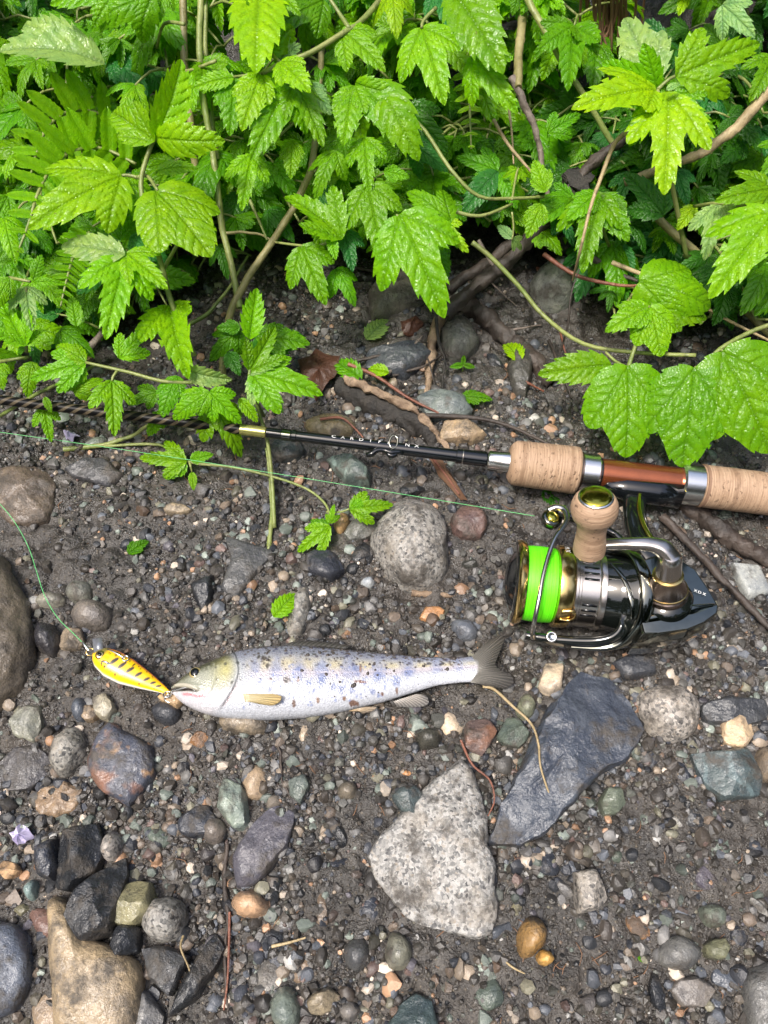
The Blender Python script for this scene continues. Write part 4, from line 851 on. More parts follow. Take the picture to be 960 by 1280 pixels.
    ribbon([p1-pd*.0005+X*.0008, at(830, 687, .0662), at(815, 681, .067), at(796, 680, .0665), at(776, 680, .0645), at(757, 681, .0622), at(742, 685, .060)], [.0040, .0038, .0031, .0026, .0024, .0023, .0022], [.0040, .0034, .0028, .0025, .0023, .0021, .002], 'handle_arm', M['satin'], t, lambda p: Zv)
    b = MB(); b.lathe(K0, kd, mm([(-4, 0), (-3.8, 4.2), (-1.2, 5.6), (.2, 6)]), 36); b.build('knob_base', M['rotor'], t)
    e1 = X; e1 = (e1-kd*e1.dot(kd)).normalized()
    kn = uv_lathe('handle_knob', mm([(0, 2.82), (0, 5.55), (.8, 7.0), (2.5, 7.05), (5, 7), (9, 6.49), (13, 6.2), (17, 6.49), (19.5, 7.43), (21.5, 8.74), (23.8, 9.59), (26, 9.87), (28.5, 9.59), (30.6, 8.74), (31.9, 7.71), (32.1, 6.58)]), M['cork'], t, 64, 0, K0, kd, e1, lambda s, x: 1+.008*math.sin(x*7+s*700)*math.sin(s*1500))
    b = MB(); b.lathe(K0, kd, mm([(31.4, 7.2), (32.6, 7.3), (32.9, 7.0)]), 48); b.build('cap_rim', M['silver'], kn); b = MB(); b.lathe(K0, kd, mm([(32.5, 6.9), (33.2, 6.3), (33.7, 4.6), (33.95, 2.4), (34, 0)]), 48); b.build('knob_cap', M['capgold'], kn)
    return F
RF = build_reel()

# ------------------------------------------------------------------ fishing line
def line(label, pts, r=.00016):
    b = MB(); b.tube(pts, r, 6, 6); tag(b.build('fishing_line', M['line']), label, 'fishing line', 'green fishing line')
line('taut thin green line running from the reel roller across the mud', [at(-30, 536, .018), at(160, 563, .017), at(345, 592, .019), at(520, 620.5, .028), at(668, 645, .042)])
line('slack green line curving down to the yellow lure', [at(-30, 600, .02), at(0, 630, .017), at(20, 655, .015), at(36, 685, .013), at(46, 715, .012), at(56, 745, .011), at(72, 772, .012), at(90, 790, .013), at(106, 806, .0135)], .0002)

# ------------------------------------------------------------------ leaves
def pip(px, py, poly):
    x0, y0 = poly[:, 0], poly[:, 1]; x1, y1 = np.roll(x0, -1), np.roll(y0, -1); ins = np.zeros(len(px), bool)
    for a, b, c, d in zip(x0, y0, x1, y1):
        cr = ((b > py) != (d > py)); ins ^= cr & (px < (c-a)*(py-b)/(d-b+1e-12)+a)
    return ins
def segdist(px, py, segs):
    best = np.full(len(px), 9.); 
    for ax, ay, bx, by, w in segs:
        dx, dy = bx-ax, by-ay; t = np.clip(((px-ax)*dx+(py-ay)*dy)/(dx*dx+dy*dy+1e-12), 0, 1); best = np.minimum(best, np.hypot(px-ax-t*dx, py-ay-t*dy)/w)
    return best
def leaf_mesh(name, lobes, period, amp, arch, fold, seed, sp=.024, droop=0.0, puff=.022, twist=0.):
    rnd = random.Random(seed); TH = np.radians(np.linspace(-115, 115, 921)); r = np.full(TH.shape, .012)
    for ang, L, Wd, a, b in lobes:
        t = np.linspace(.002, 1, 260); f = t**a*(1-t)**b; f /= f.max(); w = Wd*f; tt = t*L
        th = np.arctan2(w, tt); rr = np.hypot(w, tt); o = np.argsort(th); rl = np.interp(np.abs(TH-R(ang)), th[o], rr[o], left=L, right=.0); r = np.maximum(r, rl)
    P = np.stack([r*np.sin(TH), r*np.cos(TH)], -1); d = np.r_[0, np.cumsum(np.hypot(*np.diff(P, axis=0).T))]; s = np.arange(0, d[-1], .0095); Q = np.stack([np.interp(s, d, P[:, 0]), np.interp(s, d, P[:, 1])], -1)
    rad = np.hypot(Q[:, 0], Q[:, 1]); n = len(Q); ismax = [i for i in range(3, n-3) if rad[i] == rad[max(0, i-14):i+15].max() and rad[i] > .3]
    T = np.gradient(Q, axis=0); T /= np.linalg.norm(T, axis=1)[:, None]+1e-9; N = np.stack([-T[:, 1], T[:, 0]], -1)   # outward when theta grows clockwise
    if (N*Q).sum() < 0: N = -N
    O = Q.copy()
    for i in range(n):
        j = min(ismax, key=lambda q: abs(q-i)); q = abs(j-i)*.0095
        # the tip a point belongs to: no valley between
        lo, hi = sorted((i, j)); 
        dirn = 1 if j > i else -1
        fr = (q/period) % 1; k = amp*(1-fr)*min(1, rad[i]/.3)*(1 if q > period*.55 else q/(period*.55)*.6)
        O[i] += N[i]*k + T[i]*dirn*k*.75
    O = np.r_[[[0, -.005]], O]
    Hx, Hy = np.meshgrid(np.arange(-1, 1, sp), np.arange(-.3, 1.05, sp*.866)); Hx[::2] += sp/2; hx, hy = Hx.ravel(), Hy.ravel(); ins = pip(hx, hy, O); hx, hy = hx[ins], hy[ins]
    dd = np.min(np.hypot(hx[:, None]-O[None, :, 0], hy[:, None]-O[None, :, 1]), 1); k = dd > sp*.55; hx, hy = hx[k], hy[k]
    pts = [Vector(p) for p in O]+[Vector((a+rnd.uniform(-1, 1)*sp*.15, b+rnd.uniform(-1, 1)*sp*.15)) for a, b in zip(hx, hy)]; m = len(O)
    vs, es, fs, *_ = geometry.delaunay_2d_cdt(pts, [(i, (i+1) % m) for i in range(m)], [], 1, 1e-6)
    x = np.array([v[0] for v in vs]); y = np.array([v[1] for v in vs]); mains = []; lats = []
    for ang, L, Wd, a, b in lobes:
        sa, ca = math.sin(R(ang)), math.cos(R(ang)); mains.append((0, 0, sa*L, ca*L, 1.25)); t = .10 if len(lobes) < 3 else .16
        while t < .9:
            f = (t**a*(1-t)**b)/((a/(a+b))**a*(b/(a+b))**b); ln = max(.05, Wd*f*1.25)
            for sgn in (-1, 1):
                a1 = R(ang)+sgn*R(50); a2 = R(ang)+sgn*R(34); p0 = (sa*L*t, ca*L*t); p1 = (p0[0]+math.sin(a1)*ln*.55, p0[1]+math.cos(a1)*ln*.55); p2 = (p1[0]+math.sin(a2)*ln*.6, p1[1]+math.cos(a2)*ln*.6)
                lats += [(*p0, *p1, .8), (*p1, *p2, .65)]
            t += rnd.uniform(.12, .165)
    dv = segdist(x, y, mains+lats); dm = segdist(x, y, mains); vein = np.exp(-(dv/.0085)**2)*.8+np.exp(-(dm/.012)**2)*.5
    z = puff*(1-np.exp(-(dv/.034)**2))+.002*fbm(x*22+seed, y*22, 1, 2)+.028*fbm(x*4+seed, y*4+2, 2, 2)
    z += arch*4*y*(1-y)+fold*np.abs(x)-droop*x*x*3+twist*x*(y-.5)
    ex = np.clip(np.abs(x)-.18, 0, 1); z -= ex*ex*droop*4
    co = np.stack([x, y, z], -1); me = np_mesh(name, co, np.array(fs)); a = me.attributes.new('vein', 'FLOAT', 'POINT'); a.data.foreach_set('value', vein.astype(np.float32))
    ul = me.uv_layers.new(name='UVMap'); idx = np.zeros(len(me.loops), np.int32); me.loops.foreach_get('vertex_index', idx); ul.data.foreach_set('uv', np.stack([x+.5, y], -1).astype(np.float32)[idx].ravel())
    me.materials.append(M['leaf']); me.shade_smooth(); return me
LEAF = {}
def build_leaf_meshes():
    defs = dict(
        A=[(0, 1, .22, .62, .95), (30, .64, .12, .75, .9), (-32, .56, .12, .75, .9)],
        B=[(0, 1, .15, .82, .9), (43, .70, .115, .82, .85), (-46, .62, .11, .82, .85)],
        C=[(0, 1, .13, .7, .75), (36, .64, .10, .75, .7), (-34, .72, .11, .75, .7)],
        D=[(0, 1, .205, .75, .95), (45, .76, .155, .75, .9), (-48, .66, .145, .75, .9)],
        W=[(0, 1, .33, .6, .75), (36, .82, .25, .6, .7), (-39, .76, .24, .6, .7)], E=[(0, 1, .20, .6, .95)], F=[(0, 1, .19, .7, .95), (42, .70, .13, .75, .9), (-48, .40, .11, .7, .8)])
    for k, L in defs.items():
        big = k in 'DW'; per = .165 if big else .155; amp = .046 if big else .052
        if k == 'W': per, amp = .17, .032
        if k == 'C': per, amp = .14, .045
        LEAF[k] = [leaf_mesh('leaf', L, per, amp, ar, fo, ord(k)*10+i, .021 if big else .023, dr, .009 if big else .011, tw) for i, (ar, fo, dr, tw) in enumerate([(.07, .10, .12, .0), (.16, -.06, .25, .25), (.10, .34, .0, -.2)])]
build_leaf_meshes()
TONE = dict(L=(.19, .43, .004), Y=(.25, .47, .004), B=(.165, .395, .003), M=(.108, .31, .005), D=(.048, .175, .010), P=(.25, .42, .12), G=(.042, .20, .035), X=(.016, .06, .016))  # Y: yellow-green, with the sunlight on the brightest leaves put into the colour
NLEAF = [0]
def set_leaf(parent, kind, Bp, Tp, tone, var=0, roll=0., nup=None, jit=.12, name='leaf', wscale=1.0):
    rnd = random.Random(NLEAF[0]*7+1); NLEAF[0] += 1
    wscale *= dict(D=.80, B=.82, F=.84, C=.92, A=.95, W=.88).get(kind, 1); Y = Tp-Bp; L = Y.length; Y.normalize(); vc = (CAMP-Bp).normalized(); n = (vc*.75+Vector((0, 0, 1))*.5) if nup is None else Vector(nup)
    n = n+Vector((rnd.gauss(0, jit), rnd.gauss(0, jit), rnd.gauss(0, jit))); n = (n-Y*n.dot(Y)).normalized()
    if roll: n = Matrix.Rotation(R(roll), 3, Y) @ n
    X = Y.cross(n).normalized(); Mx = Matrix(((X.x, Y.x, n.x), (X.y, Y.y, n.y), (X.z, Y.z, n.z))).to_4x4() @ Matrix.Diagonal((L*wscale, L, L, 1)); Mx.translation = Bp
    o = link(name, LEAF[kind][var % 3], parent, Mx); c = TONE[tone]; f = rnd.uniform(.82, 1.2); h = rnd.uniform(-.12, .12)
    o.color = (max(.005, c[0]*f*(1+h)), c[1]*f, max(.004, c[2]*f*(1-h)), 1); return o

# each plant: label, base pixel, stems [(material radius pts)], leaves (kind, base u v, tip u v, z base, z tip, tone, variant, roll)
def plant(name, label, base, stems, leaves, cat='plant', group=None, stemmat='stem'):
    t = thing(name, atg(*base), label, cat, group); b = MB(); nb = 0
    for r, pts in stems: b.tube([at(u, v, z) for u, v, z in pts], [.85*r*(1.15-.35*i/(len(pts)-1)) for i in range(len(pts))], 8, 4); nb += 1
    for lf in leaves:
        k, bu, bv, tu, tv, zb, zt, tone, *rest = lf; set_leaf(t, k, at(bu, bv, zb), at(tu, tv, zt), tone, rest[0] if rest else 0, rest[1] if len(rest) > 1 else 0)
    if nb: b.build('stem', M[stemmat], t)
    return t
G1 = 'leafy vine plants along the bank'
def hand_plants():
    plant('leafy_vine', 'yellow-green sunlit vine shoot with large three-lobed leaves, beside the fern', (220, 440),
        [(.0016, [(243,445,.055), (215,380,.075), (203,335,.09), (188,285,.105), (176,232,.115), (186,190,.125), (193,173,.13)]), (.0011, [(172,222,.114), (184,220,.116), (197,238,.118)]), (.001, [(172,222,.114), (160,219,.115), (150,220,.115)]), (.0011, [(205,335,.088), (222,305,.09), (232,285,.09)])],
        [('D',152,220,35,287,.116,.112,'Y',0,6), ('W',195,238,264,322,.118,.105,'Y',0), ('E',193,174,226,74,.13,.150,'Y',2,35), ('A',193,176,140,140,.13,.132,'Y',2,-20), ('E',194,172,282,176,.13,.132,'Y',1,30), ('E',197,213,248,211,.105,.105,'B',0), ('A',160,218,176,282,.108,.098,'B',1),
         ('E',156,318,76,308,.100,.098,'P',0,10), ('B',158,320,132,425,.098,.085,'B',0), ('D',158,318,96,368,.094,.084,'G',1), ('B',158,316,210,362,.099,.094,'B',0), ('A',163,296,212,332,.092,.086,'G',1), ('A',150,300,160,250,.088,.09,'M',1),
         ('F',212,382,236,474,.072,.062,'B',2), ('A',222,470,203,522,.055,.045,'M',1), ('D',262,490,302,530,.055,.040,'B',0), ('A',262,490,216,524,.055,.045,'B',1), ('E',232,462,290,474,.06,.055,'P',2,40), ('B',262,500,302,572,.042,.018,'B',1), ('E',170,345,245,352,.06,.05,'M',0)], group=G1)
    plant('leafy_vine', 'low side shoot with narrow lobed leaves hanging over the woven rod tip', (225, 478),
        [(.0011, [(290,475,.05), (215,478,.055), (160,465,.058), (107,453,.06)]), (.0009, [(148,462,.058), (142,470,.058), (140,476,.057)]), (.0011, [(0,520,.025), (45,493,.04), (95,470,.05), (120,455,.055)])],
        [('C',107,454,38,474,.06,.056,'B',0), ('A',107,452,70,432,.06,.062,'B',1), ('A',105,457,84,490,.058,.05,'B',1), ('B',140,475,143,546,.057,.046,'B',0), ('B',149,448,190,406,.064,.068,'B',0), ('E',149,446,188,440,.064,.062,'B',2), ('A',40,452,34,497,.056,.046,'B',1), ('D',92,490,130,474,.05,.05,'B',1), ('E',56,496,64,516,.046,.04,'B',0), ('B',55,508,64,553,.032,.02,'B',0),
         ('A',0,452,4,488,.05,.042,'B',1), ('D',196,490,160,506,.04,.034,'M',0), ('A',205,515,185,545,.03,.02,'B',1), ('E',96,408,90,370,.07,.075,'B',0,0), ('D',75,412,118,448,.062,.055,'M',1)], group=G1)
    plant('leafy_vine', 'pale three-leaflet shoots crowding the left edge above the rod tip', (20, 470),
        [(.001, [(0,452,.058), (36,446,.06)]), (.001, [(33,440,.065), (32,410,.075), (33,360,.085)]), (.0009, [(12,347,.09), (38,352,.092)])],
        [('B',33,358,40,414,.085,.076,'P',0), ('B',32,432,2,376,.07,.08,'B',2), ('A',31,430,57,413,.07,.072,'B',0), ('A',33,432,22,440,.068,.06,'M',0), ('B',42,352,78,354,.092,.088,'B',0), ('E',42,350,52,318,.092,.098,'M',1), ('A',12,347,-8,388,.094,.085,'B',1), ('D',5,272,20,330,.10,.09,'B',1), ('A',45,290,64,318,.085,.08,'M',1), ('B',-5,330,14,300,.09,.095,'M',0), ('A',10,245,-14,300,.10,.09,'M',0), ('B',18,385,-6,430,.075,.068,'M',1)], group=G1)
    plant('leafy_vine', 'small shoot with paired jagged leaves right of the bent brown stem', (318, 520),
        [(.001, [(330,520,.02), (316,490,.05), (312,464,.066), (326,425,.05)]), (.0012, [(343,660,.004), (340,600,.012), (334,550,.024), (322,510,.034), (316,480,.05)])],
        [('B',312,464,344,408,.066,.074,'B',2,10), ('D',313,465,404,494,.066,.058,'B',0), ('B',314,467,354,516,.066,.054,'P',0), ('E',312,424,321,360,.055,.07,'B',2), ('A',300,409,270,410,.05,.05,'M',0), ('D',300,412,262,452,.045,.035,'M',1), ('A',320,421,388,430,.04,.034,'M',0), ('E',299,498,322,528,.045,.036,'B',0), ('E',310,442,380,420,.036,.03,'D',0), ('A',285,440,300,470,.04,.035,'D',0)], group=G1)
    plant('leafy_vine', 'bright central shoot with overlapping drooping leaves on a tan vine', (350, 300),
        [(.0017, [(520,-60,.15), (475,0,.145), (450,28,.143), (428,42,.142), (388,66,.14), (350,80,.138), (328,92,.137)]), (.0013, [(437,36,.143), (425,18,.145), (410,-5,.15)]), (.0009, [(350,78,.138), (341,68,.138)]), (.0009, [(328,92,.137), (292,96,.135)])],
        [('E',326,-14,320,92,.15,.142,'Y',0), ('F',340,72,328,-4,.137,.15,'B',1), ('B',352,78,358,30,.134,.142,'P',0), ('A',328,92,302,164,.137,.124,'Y',0), ('D',364,100,314,200,.132,.114,'B',0), ('B',368,100,404,184,.132,.116,'B',0), ('A',384,106,414,144,.13,.122,'P',1), ('A',350,77,388,116,.141,.139,'Y',0), ('A',294,98,287,170,.13,.115,'M',0), ('E',292,97,242,110,.132,.13,'B',0), ('D',427,38,482,90,.142,.132,'B',0), ('A',443,107,429,182,.128,.114,'B',0), ('E',445,106,520,174,.128,.115,'B',0), ('E',444,104,498,118,.128,.127,'B',1,30), ('B',345,-12,376,20,.152,.148,'B',0), ('D',405,0,336,42,.14,.135,'M',0), ('A',420,-14,400,32,.14,.13,'D',1)], group=G1)
    plant('leafy_vine', 'middle drooping shoots with glossy lobed leaves above the dark hollow', (400, 340),
        [(.0009, [(412,302,.08), (390,308,.078), (345,303,.07)]), (.0009, [(430,290,.085), (420,270,.09)])],
        [('B',315,193,302,264,.11,.095,'B',0), ('A',366,176,363,224,.11,.10,'B',0), ('B',420,188,394,252,.11,.095,'B',1), ('B',455,172,462,242,.112,.098,'B',0), ('B',428,298,355,246,.085,.092,'B',2,10), ('E',413,294,420,325,.086,.08,'B',0), ('D',376,308,408,382,.08,.062,'B',0), ('D',430,288,441,340,.08,.07,'G',0), ('D',459,230,478,322,.10,.08,'B',0), ('A',500,272,477,350,.09,.074,'M',0), ('D',420,336,444,384,.066,.054,'M',1), ('D',272,188,250,272,.09,.075,'M',1), ('D',335,262,368,304,.07,.06,'D',1), ('B',396,240,432,256,.085,.08,'G',0), ('A',480,214,512,222,.10,.098,'B',0), ('A',300,240,285,290,.07,.06,'D',0), ('B',275,305,285,350,.05,.04,'D',1)], group=G1)
    plant('leafy_vine', 'upper middle shoot with broad pale-veined leaf and long glossy blade', (560, 250),
        [(.0011, [(545,10,.15), (530,25,.148), (527,35,.147)]), (.0012, [(470,150,.115), (520,152,.11), (562,210,.10), (598,245,.09), (640,248,.085), (680,246,.08)])],
        [('D',527,34,556,132,.147,.128,'B',0), ('D',490,-8,496,50,.148,.138,'Y',1), ('D',545,-12,562,38,.142,.132,'G',0), ('E',564,-14,630,92,.155,.138,'B',0), ('B',590,68,647,142,.135,.12,'B',0), ('E',468,102,524,202,.128,.108,'B',1), ('D',508,135,560,190,.10,.085,'D',0), ('D',515,180,560,215,.09,.08,'G',1), ('B',685,166,726,142,.09,.094,'M',0), ('A',650,-12,640,20,.13,.12,'M',0), ('A',600,0,575,45,.12,.11,'M',1)], group=G1)
    plant('leafy_vine', 'three broad bright leaves hanging over the clearing below the long shoot', (545, 320),
        [(.0011, [(560,262,.088), (600,270,.085), (640,255,.082)]), (.001, [(495,270,.095), (535,272,.09), (562,268,.088)])],
        [('D',500,268,556,398,.096,.066,'B',0), ('D',564,276,508,240,.092,.096,'B',1), ('B',548,278,586,316,.09,.082,'Y',0), ('D',622,214,570,196,.078,.08,'M',0), ('E',622,214,578,266,.078,.068,'G',0), ('E',625,216,646,262,.078,.068,'M',1), ('A',682,240,667,200,.085,.092,'B',0), ('A',677,255,658,298,.085,.074,'B',0), ('A',540,300,560,348,.07,.06,'M',1)], group=G1)
    plant('leafy_vine', 'sunlit jagged leaf cluster high on the right beside the arching vine', (830, 250),
        [(.0014, [(860,330,.05), (838,220,.10), (826,150,.125), (822,112,.135)]), (.001, [(822,112,.135), (835,100,.138), (846,94,.139)])],
        [('F',820,112,714,137,.135,.136,'Y',0,8), ('D',822,112,752,78,.134,.14,'B',2), ('A',819,106,780,22,.134,.146,'P',0), ('B',845,96,950,54,.139,.146,'Y',0), ('C',836,114,830,244,.135,.112,'Y',0), ('B',838,118,894,172,.132,.122,'B',0), ('E',832,120,786,184,.13,.12,'B',1), ('E',833,112,850,105,.14,.141,'P',1), ('D',862,-16,848,20,.14,.134,'Y',0), ('D',903,6,944,47,.135,.128,'P',0), ('B',968,70,936,128,.125,.115,'B',0), ('A',905,60,880,30,.10,.105,'M',0)], group=G1)
    plant('leafy_vine', 'five-fingered green leaf in the right-hand tangle under dry straws', (760, 330),
        [(.001, [(770,330,.03), (752,280,.07), (746,240,.085)])],
        [('B',746,240,728,342,.085,.064,'B',0), ('A',748,242,708,276,.085,.08,'B',0), ('A',748,244,786,302,.084,.074,'B',0), ('E',764,248,784,270,.085,.082,'M',0), ('D',830,268,780,216,.075,.08,'D',0), ('D',846,214,860,258,.08,.07,'G',0), ('A',868,257,846,288,.082,.074,'Y',0), ('D',755,302,720,378,.045,.03,'G',0), ('D',766,302,770,384,.05,.035,'M',1), ('E',775,305,790,345,.05,.045,'G',0), ('B',815,255,820,200,.07,.08,'M',0)], group=G1)
    plant('leafy_vine', 'large smooth-lobed leaves reaching in from the right edge', (940, 330),
        [(.0013, [(990,240,.10), (960,250,.10), (925,256,.10), (895,254,.10), (868,258,.086)])],
        [('B',896,256,880,326,.10,.084,'P',0), ('E',898,256,930,282,.10,.095,'P',1), ('D',966,236,893,252,.11,.108,'B',0), ('F',972,262,886,374,.118,.094,'B',0), ('B',968,275,948,336,.112,.10,'B',1), ('D',990,180,950,220,.10,.095,'M',0), ('A',930,180,900,205,.08,.078,'D',0), ('D',960,330,925,395,.07,.06,'M',1), ('A',900,330,870,370,.06,.05,'D',0)], group=G1)
    plant('leafy_vine', 'lowest right shoot with big quilted wet leaves behind the copper reel seat', (840, 470),
        [(.0012, [(785,460,.052), (795,430,.06), (812,382,.072)]), (.0013, [(1000,395,.075), (945,412,.07), (900,436,.066), (884,455,.062), (868,460,.06)]), (.001, [(785,460,.052), (770,452,.05), (757,440,.05)]), (.0015, [(590,303,.06), (612,320,.055), (648,357,.045), (680,395,.036), (730,430,.04), (800,441,.05), (870,444,.06)]), (.0009, [(900,436,.066), (905,440,.066)])],
        [('W',800,352,888,384,.078,.070,'B',1), ('W',812,384,826,446,.072,.058,'B',0,0), ('A',812,383,756,415,.072,.066,'B',0), ('A',812,386,884,398,.071,.066,'B',0), ('E',764,456,672,468,.052,.047,'B',0), ('W',785,458,782,572,.055,.028,'B',0), ('W',868,460,852,584,.062,.030,'M',0), ('W',903,440,962,566,.068,.040,'B',0)], group=G1)
    plant('top_leaves', 'leafy shoots hanging from the top edge on the left', (180, 100),
        [(.001, [(230,30,.15), (205,30,.14), (196,60,.125)]), (.001, [(270,76,.13), (225,90,.12), (180,80,.11)])],
        [('D',150,-14,62,6,.16,.155,'B',0), ('D',192,-6,114,38,.158,.145,'B',1), ('D',205,-12,196,32,.155,.145,'B',0), ('E',130,79,-2,66,.13,.134,'P',2,24), ('E',110,72,30,32,.125,.13,'P',2), ('D',140,70,188,36,.115,.12,'B',0), ('A',140,70,184,120,.115,.105,'G',0), ('D',188,84,168,148,.105,.092,'G',0), ('B',30,68,56,112,.085,.075,'M',0), ('D',10,110,22,142,.075,.07,'D',0), ('D',90,15,105,85,.075,.06,'M',0), ('A',20,140,10,195,.07,.06,'D',0), ('A',130,75,112,125,.08,.07,'G',1), ('E',205,88,212,135,.09,.08,'D',0), ('D',60,150,20,205,.06,.05,'D',1)], group=G1) 
hand_plants()
for o in bpy.data.objects:
    if o.name == 'top_leaves': o.name = 'leafy_vine'

# ------------------------------------------------------------------ undergrowth filling the bank behind
def bad_spot(p):
    u, v = project(p); 
    return v > np.interp(u, [0, 80, 130, 230, 300, 345, 420, 480, 560, 590, 680, 720, 760, 960], [470, 468, 420, 380, 330, 300, 335, 320, 325, 270, 300, 360, 400, 420]) 
def filler_plant(i, x0, y0, label, nshoot, zmax, tones):
    rnd = random.Random(200+i); base = Vector((x0, y0, gz(x0, y0))); t = thing('leafy_undergrowth', base, label, 'plant', 'undergrowth plants on the bank'); b = MB(); cnt = 0
    for s in range(nshoot):
        a = rnd.uniform(-2.6, -.5); reach = rnd.uniform(.03, .13); hh = rnd.uniform(.35, 1)*zmax; d = Vector((math.cos(a)*1.1, math.sin(a), 0)); p0 = base+Vector((rnd.uniform(-.03, .03), rnd.uniform(-.02, .03), 0)); p0.z = gz(p0.x, p0.y)-.002
        pts = [p0+d*reach*q**1.4+Vector((0, 0, hh*(1-(1-q)**1.8)-.25*hh*q**3)) for q in np.linspace(0, 1, 6)]
        if any(bad_spot(q) for q in pts[3:]): continue
        b.tube(pts, [.0014, .0013, .0012, .0011, .0009, .0007], 6, 3)
        for q in (2, 3, 4, 5):
            for side in (-1, 1):
                if rnd.random() < .12: continue
                pd = (d*rnd.uniform(.2, .9)+Vector((-d.y, d.x, 0))*side*rnd.uniform(.5, 1.1)+Vector((0, 0, rnd.uniform(-.1, .45)))).normalized(); pl = rnd.uniform(.010, .028); e = pts[q]+pd*pl
                if bad_spot(e): continue
                b.tube([pts[q], pts[q]+pd*pl*.5+Vector((0, 0, .003)), e], [.0008, .0007, .0006], 5, 2); L = rnd.uniform(.020, .040); tone = rnd.choice(tones)
                for k, an in enumerate((0, 52, -52)):
                    ld = Matrix.Rotation(R(an+rnd.uniform(-12, 12)), 3, 'Z') @ Vector((pd.x, pd.y-.25, 0)).normalized(); ld = (ld+Vector((0, 0, rnd.uniform(-.85, -.1)))).normalized(); ll = L*(1 if k == 0 else rnd.uniform(.62, .85))
                    tip = e+ld*ll
                    if bad_spot(tip): continue
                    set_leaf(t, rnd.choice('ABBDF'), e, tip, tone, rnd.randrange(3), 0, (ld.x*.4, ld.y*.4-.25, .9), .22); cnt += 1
    b.build('stem', M['stem'], t); return cnt
def filler():
    tot = 0; rnd = random.Random(5)
    spots = [(-.25,.44,'left edge under the fern'),(-.18,.42,'behind the sunlit yellow-green leaf'),(-.26,.54,'top left corner'),(-.16,.53,'behind the pale narrow leaf'),(-.08,.47,'behind the thin upright stems'),(-.06,.56,'top edge above the bright central shoot'),(0.0,.47,'behind the bright central shoot'),(.03,.56,'top edge over the broad pale-veined leaf'),(.07,.49,'behind the long glossy blade'),
             (.20,.50,'behind the sunlit jagged cluster'),(.27,.47,'right edge behind the large lobed leaves'),(.24,.57,'top right corner'),(.14,.47,'among the twigs right of the middle'),(.30,.40,'right edge above the big quilted leaves'),(-.29,.36,'left edge beside the woven rod tip'),(-.11,.40,'beside the bent brown stem'),(.21,.40,'between arching vine and five-fingered leaf')]
    for i, (x, y, w) in enumerate(spots):
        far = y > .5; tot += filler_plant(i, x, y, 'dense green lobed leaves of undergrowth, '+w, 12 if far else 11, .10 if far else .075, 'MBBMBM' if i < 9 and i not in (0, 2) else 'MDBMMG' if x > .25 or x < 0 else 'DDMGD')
    print('filler leaves', tot, 'all leaves', NLEAF[0])
filler()

